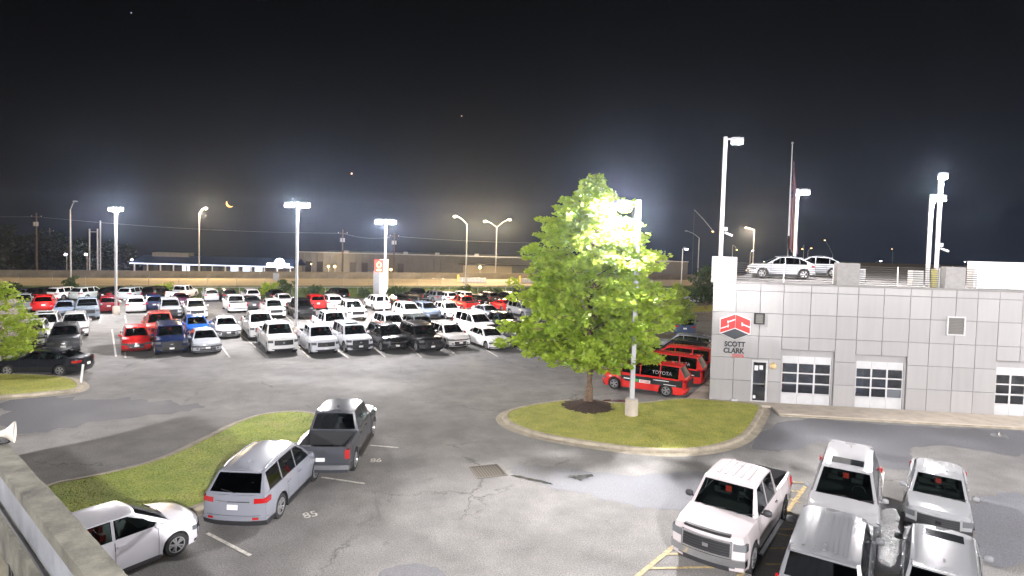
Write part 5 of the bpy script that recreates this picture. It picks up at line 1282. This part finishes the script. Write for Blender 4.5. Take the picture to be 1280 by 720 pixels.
MB().box(-14, LL+6, *sorted((sgn_*(wC+.095), sgn_*(wC+14))), -1.3, -1.0).build('roof_floor', MAT['roof_floor'], rf)
MB().tube([(-14+(LL+20)*i/40, sgn_*(wC+.03), -.52+.01*math.sin(i)) for i in range(41)], .022, 6).build('black_cable', MAT['dark_trim'], rf)
# horn loudspeaker on the coping
hp = at(7, 553, ZC); hn = empty('horn_loudspeaker', tuple(hp), 0, 'beige horn loudspeaker on a bracket at the end of the roof edge', 'loudspeaker')
hm = MB().lathe([(.035, -.22), (.05, -.10), (.09, 0), (.15, .06), (.17, .07), (.165, .05), (.09, -.02), (.03, -.10)], 20, 'y').build('horn', simple('horn_beige', (.45, .42, .36), .5), hn, smooth=60); hm.location = (.06, 0, .16); hm.rotation_euler = (0, 0, math.radians(-58))
MB().lathe([(0, -.30), (.07, -.29), (.075, -.2), (.05, -.18)], 14, 'y').build('driver', MAT['horn_beige'], hm, smooth=50)
MB().box(-.05, .02, -.03, .03, 0, .14).build('bracket', MAT['steel'], hn); MB().tube([(.0+.09*math.cos(t*PI/6), .09*math.sin(t*PI/6)-.05, .02) for t in range(13)], .012, 5).build('cable_coil', MAT['dark_trim'], hn)
for i, (ps, lab) in enumerate((([(9,558),(8,575),(9,610),(9.5,650),(10.5,690),(12,735)], 'thick black cable running down the roof from the horn loudspeaker'), ([(22,630),(19,655),(17,690),(14,735)], 'thin dark cord on the roof beside the thick black cable'))):
    z0_ = ZC-.97; pts = [at(x, y, z0_ if j > 1 or i else ZC-.05) for j, (x, y) in enumerate(ps)]
    o = MB().tube(pts, .014 if i == 0 else .006, 5).build('roof_cable', MAT['dark_trim']); tag(o, lab, 'cable')
# moon and two bright points in the sky
emis('moon_glow', (1.0, .50, .16), 1.6); mb = MB(); c = atd(287, 254.5, 7000); R_ = 7000/FPX*4.6; n = 24; th = math.radians(-128)
vo = []; vi = []
for k in range(n+1):
    a = PI*k/n - PI/2; vo.append((R_*math.cos(a), R_*math.sin(a))); vi.append((R_*.55*math.cos(a), R_*math.sin(a)))
rot = lambda p: (p[0]*math.cos(th)-p[1]*math.sin(th), p[0]*math.sin(th)+p[1]*math.cos(th))
V = [(rot(p)[0], y_, rot(p)[1]) for y_ in (0, R_*.3) for p in vo+vi]; m_ = n+1
mb.add(V, [(k, k+1, m_+k+1, m_+k) for k in range(n)] + [(2*m_+k, 2*m_+k+1, 3*m_+k+1, 3*m_+k) for k in range(n)] + [(k, k+1, 2*m_+k+1, 2*m_+k) for k in range(n)] + [(m_+k, m_+k+1, 3*m_+k+1, 3*m_+k) for k in range(n)])
o = mb.build('moon', MAT['moon_glow']); o.location = c; tag(o, 'thin orange crescent moon low in the sky beside the sodium lamp', 'moon')
for px, py, lab, cl in ((439.5, 217, 'bright orange star above the right part of the lot', (1, .6, .4)), (164, 16, 'faint bluish star near the top of the sky', (.7, .75, 1)), (577, 145, 'faint star right of the middle of the sky', (1, .6, .5))):
    o = MB().lathe([(0, 1), (.87, .5), (.87, -.5), (0, -1)], 8).build('star', emis('star_%d' % int(px), cl, 1.2 if px == 439.5 else .5)); s_ = 8600/FPX*(1.1 if px == 439.5 else .8); o.scale = (s_, s_, s_); o.location = atd(px, py, 8200); tag(o, lab, 'star')
# ------------------------------------------------------------ parked cars
G_LOT = 'cars parked in the far lot'
AZ = -31
ROWS = [
 # near row, fronts to the viewer
 ('crossover', WHITE, 35, 437, 'F', -33, 1, 'white suv at the left end of the front row, partly behind the flowering tree'),
 ('crossover', DGREY, 79, 443, 'F', -34, 1, 'dark grey suv in the front row, just right of the flowering tree'),
 ('hatchback', RED, 171, 442, 'F', -34, 1, 'red hatchback facing out beside the empty stalls'),
 ('boxy_suv', NAVY, 215, 445, 'F', -33, 1, 'navy off-roader with dark strips on its roof in the front row'),
 ('sedan', SILVER, 260, 444, 'F', -33, 1, 'silver-white sedan in the front row right of the navy off-roader'),
 ('pickup', WHITE, 355, 444, 'F', AZ, 1, 'white pickup at the foot of the middle lot pole, left of it'),
 ('midsize_pickup', (.62, .64, .68), 408, 445, 'F', AZ, 1, 'silver-white pickup with bare bed, first right of the middle lot pole'),
 ('boxy_suv', (.60, .61, .65), 451, 442, 'F', AZ, 1, 'silver suv with a hood scoop and roof rails in the front row'),
 ('suv', BLACK, 497, 441, 'F', AZ, 1, 'black suv with bright headlights in the front row, left of the squarer black one'),
 ('boxy_suv', BLACK, 541, 442, 'F', AZ, 1, 'black square-fronted suv with a white plate in the front row'),
 ('crossover', PEARL, 576, 437, 'F', AZ, 1, 'white suv with a red front plate in the front row'),
 ('sedan', WHITE, 628, 439, 'F', AZ, 1, 'white sedan at the right end of the front row, left of the big tree'),
 ('midsize_pickup', DGREY, 662, 436, 'F', AZ, 1, 'dark pickup with a silver grille half behind the big tree'),
 ('suv', DGREY, 703, 437, 'F', AZ, 1, 'dark suv almost hidden behind the big tree'),
 ('sedan', SILVER, 748, 436, 'F', AZ, 1, 'silver sedan glimpsed through the big tree'),
 # second row
 ('suv', WHITE, 54, 425, 'F', -34, 1, 'white suv with a roof window behind the leftmost front-row suv'),
 ('crossover', WHITE, 92, 423, 'F', -34, 1, 'white suv directly behind the dark grey suv on the left'),
 ('pickup', (.55, .10, .08), 201, 427, 'F', -33, 1, 'red pickup behind the navy off-roader'),
 ('hatchback', BLUE, 248, 424, 'F', -33, 1, 'bright blue small car behind the silver-white sedan'),
 ('sedan', WHITE, 286, 424, 'F', -32, 1, 'white sedan standing alone left of the white pickups'),
 ('pickup', WHITE, 330, 426, 'F', AZ, 1, 'white pickup half behind the white pickup at the middle lot pole'),
 ('pickup', (.6, .63, .68), 425, 424, 'F', AZ, 1, 'pale blue-white truck behind the silver-white pickup'),
 ('suv', WHITE, 500, 423, 'F', AZ, 1, 'glaring white suv right behind the black suv with bright headlights'),
 ('crossover', (.10, .12, .12), 537, 424, 'F', AZ, 1, 'dark green-grey suv behind the square-fronted black suv'),
 ('minivan', WHITE, 610, 421, 'F', AZ, 1, 'white van-like car behind the white suv with a red plate'),
 ('midsize_pickup', (.02, .03, .05), 645, 421, 'F', AZ, 1, 'near-black pickup behind the white sedan beside the big tree'),
 # third row
 ('midsize_pickup', GREY, 25, 392, 'R', -34, 0, 'grey pickup at the far left, seen from behind above the flowering tree'),
 ('crossover', RED, 54, 391, 'R', -34, 0, 'red suv seen from behind in the left part of the lot'),
 ('sedan', BLUEGREY, 79, 398, 'F', -34, 0, 'blue-grey sedan between the red suv and the grey pickup'),
 ('pickup', (.18, .22, .26), 109, 401, 'F', -35, 0, 'slate grey pickup facing out left of the first lot pole'),
 ('crossover', BURG, 136, 392, 'R', -34, 0, 'dark red suv seen from behind at the first lot pole'),
 ('crossover', WHITE, 170, 392, 'R', -33, 0, 'white suv seen from behind, right of the first lot pole'),
 ('crossover', NAVY, 193, 390, 'R', -33, 0, 'dark blue car tucked behind the silver suv in the third row'),
 ('boxy_suv', SILVER, 214, 399, 'F', -33, 0, 'silver suv facing out in the third row'),
 ('sedan', (.05, .01, .03), 228, 384, 'R', -33, 0, 'dark maroon sedan between the silver suv and white pickup'),
 ('midsize_pickup', WHITE, 247, 400, 'F', -33, 0, 'white pickup facing out, left of the one seen from behind'),
 ('midsize_pickup', WHITE, 298, 392, 'R', -33, 0, 'white pickup seen from behind in the third row'),
 ('sedan', DGREY, 318, 388, 'R', -33, 0, 'dark car squeezed between two white pickups'),
 ('midsize_pickup', PEARL, 346, 399, 'F', AZ, 0, 'white pickup facing out left of the black pickup'),
 ('pickup', BLACK, 383, 400, 'F', AZ, 0, 'black pickup behind the middle lot pole'),
 ('crossover', RED, 398, 388, 'R', AZ, 0, 'red suv right behind the black pickup'),
 ('sedan', WHITE, 359, 385, 'F', AZ, 0, 'white-roofed sedan behind the white pickup of the third row'),
 ('crossover', WHITE, 420, 388, 'R', AZ, 0, 'white suv seen from behind, right of the red one'),
 ('pickup', WHITE, 448, 402, 'F', AZ, 0, 'large white pickup facing out left of the third lot pole'),
 ('suv', WHITE, 479, 389, 'R', AZ, 0, 'white suv seen from behind at the third lot pole'),
 ('suv', WHITE, 520, 402, 'F', AZ, 0, 'long white suv facing out right of the third lot pole'),
 ('crossover', BLUEGREY, 543, 400, 'F', AZ, 0, 'slate blue suv between two white ones in the third row'),
 ('crossover', WHITE, 571, 400, 'F', AZ, 0, 'white suv facing out left of the grey sedan'),
 ('midsize_pickup', RED, 592, 391, 'R', AZ, 0, 'red pickup seen from behind'),
 ('sedan', (.25, .27, .31), 622, 401, 'F', AZ, 0, 'grey sedan in front of the two red cars'),
 ('coupe', RED, 640, 390, 'R', AZ, 0, 'low red sports coupe near the big tree'),
 ('sedan', BLACK, 607, 384, 'R', AZ, 0, 'black car between the red pickup and the red coupe'),
 ('sedan', BLACK, 505, 384, 'R', AZ, 0, 'black sedan behind the long white suv'),
 ('suv', GREY, 668, 399, 'F', AZ, 0, 'grey suv glimpsed at the left edge of the big tree'),
 # last row, tails to the viewer
 ('crossover', BLACK, -8, 378, 'R', 8, 0, 'black suv cut by the left edge of the frame in the last row'),
 ('crossover', DGREY, 14, 378, 'R', 12, 0, 'charcoal suv first from the left in the last row'),
 ('suv', BLACK, 36, 377.5, 'R', 10, 0, 'black suv second from the left in the last row'),
 ('suv', WHITE, 62, 376.5, 'R', 8, 0, 'white suv third from the left in the last row'),
 ('suv', (.55, .6, .58), 92, 376, 'R', 10, 0, 'pale green-white suv right of the white one in the last row'),
 ('suv', BLACK, 128, 376, 'R', 5, 0, 'black suv with red lights just left of the first lot pole'),
 ('suv', (.5, .55, .56), 153, 376, 'R', 2, 0, 'pale grey suv right behind the first lot pole'),
 ('boxy_suv', BLACK, 184, 376, 'R', 0, 0, 'black suv in the last row left of the white pickup'),
 ('pickup', WHITE, 215, 376, 'R', -3, 0, 'white pickup of the last row before the bright bush'),
 ('crossover', SILVER, 265, 377.5, 'R', -32, 0, 'silver suv seen from behind in front of the pale rail'),
 ('crossover', DGREY, 288, 377.5, 'R', -34, 0, 'dark suv with glaring tail lights beside the silver suv'),
 ('suv', WHITE, 317, 378, 'R', -34, 0, 'white suv seen from behind right below the sign board bushes'),
 ('crossover', BLACK, 348, 378, 'R', -34, 0, 'black suv in front of the tall bank bush'),
 ('boxy_suv', BLACK, 430, 377, 'R', -42, 0, 'black suv with glaring lights left of the pylon sign'),
 ('midsize_pickup', BLACK, 535, 377.5, 'R', -44, 0, 'black pickup with red tail lights right of the pylon sign'),
 ('suv', GREY, 553, 379, 'R', -40, 0, 'grey suv between the black pickup and the white suv'),
 ('crossover', WHITE, 567, 380, 'R', -40, 0, 'white suv just left of the larger white suv in the last row'),
 ('suv', WHITE, 588, 380, 'R', -40, 0, 'larger white suv in the last row behind the red pickup'),
 ('crossover', (.10, .07, .06), 619, 380, 'R', -40, 0, 'dark brown suv in the last row behind the red coupe'),
 ('crossover', BLACK, 645, 380, 'R', -40, 0, 'black car in the last row at the edge of the big tree'),
]
NM = {'fastback': ('suv', 'suv'), 'sedan': ('sedan', 'car'), 'coupe': ('coupe', 'car'), 'hatchback': ('hatchback', 'car'), 'crossover': ('suv', 'suv'), 'suv': ('suv', 'suv'), 'boxy_suv': ('suv', 'suv'), 'minivan': ('minivan', 'van'), 'pickup': ('pickup_truck', 'pickup'), 'midsize_pickup': ('pickup_truck', 'pickup')}
for (k, col, px, py, end, az, lod, lab) in ROWS:
    nm, cat = NM[k]; o = ()
    if lod == 1 and k == 'boxy_suv' and col != NAVY and col != BLACK: o = ('hood_scoop', 'sunroof')
    if lod == 1 and k == 'boxy_suv' and col == NAVY: o = ('ribs',)
    if lod == 1 and lab.startswith('white suv with a roof window'): o = ('sunroof',)
    place_car(k, col, at(px, py), end, az, lod, nm, cat, lab, G_LOT, o, 0.0, .84 if py < 380.5 and end == 'R' else (.93 if lod == 0 else .98))
# hand-placed ones
near = lambda k, col, px, py, end, az, lab, opts=(), lod=2, z=0.0, sc=.95: place_car(k, col, at(px, py, z), end, az, lod, NM[k][0], NM[k][1], lab, None, opts, z, sc)
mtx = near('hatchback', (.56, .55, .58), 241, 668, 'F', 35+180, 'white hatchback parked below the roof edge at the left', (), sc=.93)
for ch in mtx.children:  # red reflection of the rear window is painted onto the rear seats
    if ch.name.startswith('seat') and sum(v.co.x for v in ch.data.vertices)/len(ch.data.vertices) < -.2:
        ch.material_slots[0].link = 'OBJECT'; ch.material_slots[0].material = MAT['red_tag']; ch['label'] = 'rear seat coloured red for the red reflection in the window'
near('suv', (.20, .21, .24), 290, 668, 'R', 3, 'silver-grey suv parked along the grass, left of the dark pickup', ('chrome_rail',))
near('pickup', (.05, .053, .062), 400, 603, 'R', -3, 'dark grey pickup with an open bed beside the grass tip', ())
near('pickup', (.44, .40, .40), 880, 720, 'F', 36, 'white pickup with a black mesh grille on the yellow hatching', ('chrome', 'black_mirror', 'bug_shield', 'ribs'))
near('minivan', (.25, .25, .255), 1050, 684, 'F', 32, 'silver van with a roof window facing the viewer', ('sunroof',))
near('boxy_suv', (.12, .124, .13), 1022, 800, 'R', 33, 'dark grey suv seen from above at the bottom edge', ('norail', 'ribs'))
near('midsize_pickup', (.25, .255, .26), 1171, 682, 'F', 35, 'silver pickup facing the viewer, rightmost of the upper pair', ('ribs', 'black_bumper'), sc=.85)
near('boxy_suv', (.19, .195, .20), 1176, 810, 'R', 35, 'silver suv with a dark sunroof at the bottom right', ('sunroof', 'chrome_rail'), sc=.85)
near('sedan', (.012, .013, .016), 1, 466, 'F', 84, 'black sedan parked across the left island', (), 1)
# red promotional vans in a row by the building
simple('decal_black', (.02, .02, .022), .35); simple('decal_white', (.75, .75, .75), .4); simple('decal_grey', (.38, .36, .36), .4); simple('decal_green', (.05, .35, .08), .4); simple('decal_red', (.6, .05, .05), .4)
VA = -62
for i, (px, py, lab) in enumerate(((862, 495, 'red van with black and white lettering nearest to the tree island'), (883, 481, 'second red van from the tree island, tail past the first'), (897, 470, 'third red van from the tree island, half behind the building corner'))):
    v_ = near('minivan', (.62, .035, .03), px, py, 'R', VA, lab, (), 1); w_ = SPEC['minivan']['W']/2; c_ = Car('minivan'); c_.body()
    dec = MB()
    def side(sg, x0, x1, z0, z1, off): 
        n = 8; y = w_+off; return MB().add([(lerp(x0, x1, q/n), sg*y, z) for q in range(n+1) for z in (z0, z1)], [(2*q, 2*q+2, 2*q+3, 2*q+1) for q in range(n)])
    for sg in (1, -1):
        MB().add([(-2.35, sg*(w_+.012), .62), (-.9, sg*(w_+.012), .62), (.9, sg*(w_+.012), .62), (1.35, sg*(w_+.012), .92), (-.2, sg*(w_+.012), .98), (-2.35, sg*(w_+.012), .98)], [(0,1,2,3,4,5)]).build('side_decal', MAT['decal_black'], v_)
        side(sg, -.55, .10, .62, .80, .018).build('white_patch', MAT['decal_white'], v_); side(sg, .14, .36, .64, .80, .018).build('green_patch', MAT['decal_green'], v_)
        side(sg, -.50, .05, .73, .76, .022).build('print_line', MAT['decal_red'], v_); side(sg, -.50, .05, .66, .69, .022).build('print_line', MAT['decal_red'], v_)
        side(sg, -1.6, -.7, .87, .91, .018).build('print_line', MAT['decal_white'], v_); side(sg, -2.0, -1.3, .68, .72, .018).build('print_line', MAT['decal_white'], v_); side(sg, .5, 1.0, .74, .80, .018).build('print_line', MAT['decal_white'], v_)
        if sg == 1:
            me = text_mesh('TOYOTA', .27, 0, .0); o = link_mesh('window_lettering', me, MAT['decal_grey'], v_); zc = 1.28; yl = c_.H(zc)+.012; til = math.atan2(c_.yb()-SPEC['minivan']['yt'], SPEC['minivan']['zr']-SPEC['minivan']['belt'])
            o.location = (-1.15, yl, zc); o.rotation_euler = (PI/2-til, 0, PI) 
    MB().box(-c_.L/2-.028, -c_.L/2-.018, -.8, .8, .55, .95).build('rear_decal', MAT['decal_black'], v_)
near('suv', (.02, .02, .022), 893, 460, 'R', VA, 'black suv parked beyond the red vans', (), 1)
near('suv', (.30, .31, .33), 897, 450, 'R', VA, 'grey suv farthest in the row of red vans, at the building corner', (), 1)
near('crossover', (.06, .09, .16), 856, 421.5, 'R', 18, 'dark blue suv driving away on the lane behind the vans', (), 0)
near('midsize_pickup', (.35, .37, .4), 795, 424, 'F', -31, 'grey pickup glimpsed behind the crown of the big tree', (), 0)
near('crossover', (.4, .4, .4), 893, 381, 'R', -70, 'pale car beyond the round dark tree', (), 0)
# rooftop cars
c1 = near('fastback', (.55, .56, .60), 1017, 349.0, 'R', -80, 'white car with a dark roof parked on the roof deck', ('dark_roof',), 1, 5.91)
c2 = near('fastback', (.30, .31, .33), 1058, 347.5, 'R', -62, 'white car behind the dark-roofed one on the roof deck', (), 1, 5.91)
# ------------------------------------------------------------ thin haze added to give the lamps halos
m = bpy.data.materials.new('halo_haze'); m.use_nodes = True; m.node_tree.nodes.clear()
pv = m.node_tree.nodes.new('ShaderNodeVolumePrincipled'); pv.inputs['Density'].default_value = .00022; pv.inputs['Color'].default_value = (.62, .74, 1, 1); pv.inputs['Anisotropy'].default_value = .88
oo = m.node_tree.nodes.new('ShaderNodeOutputMaterial'); m.node_tree.links.new(pv.outputs[0], oo.inputs['Volume'])
hz_ = MB().box(-320, 320, -40, 300, -14, 24).build('haze', m); tag(hz_, kind='stuff')
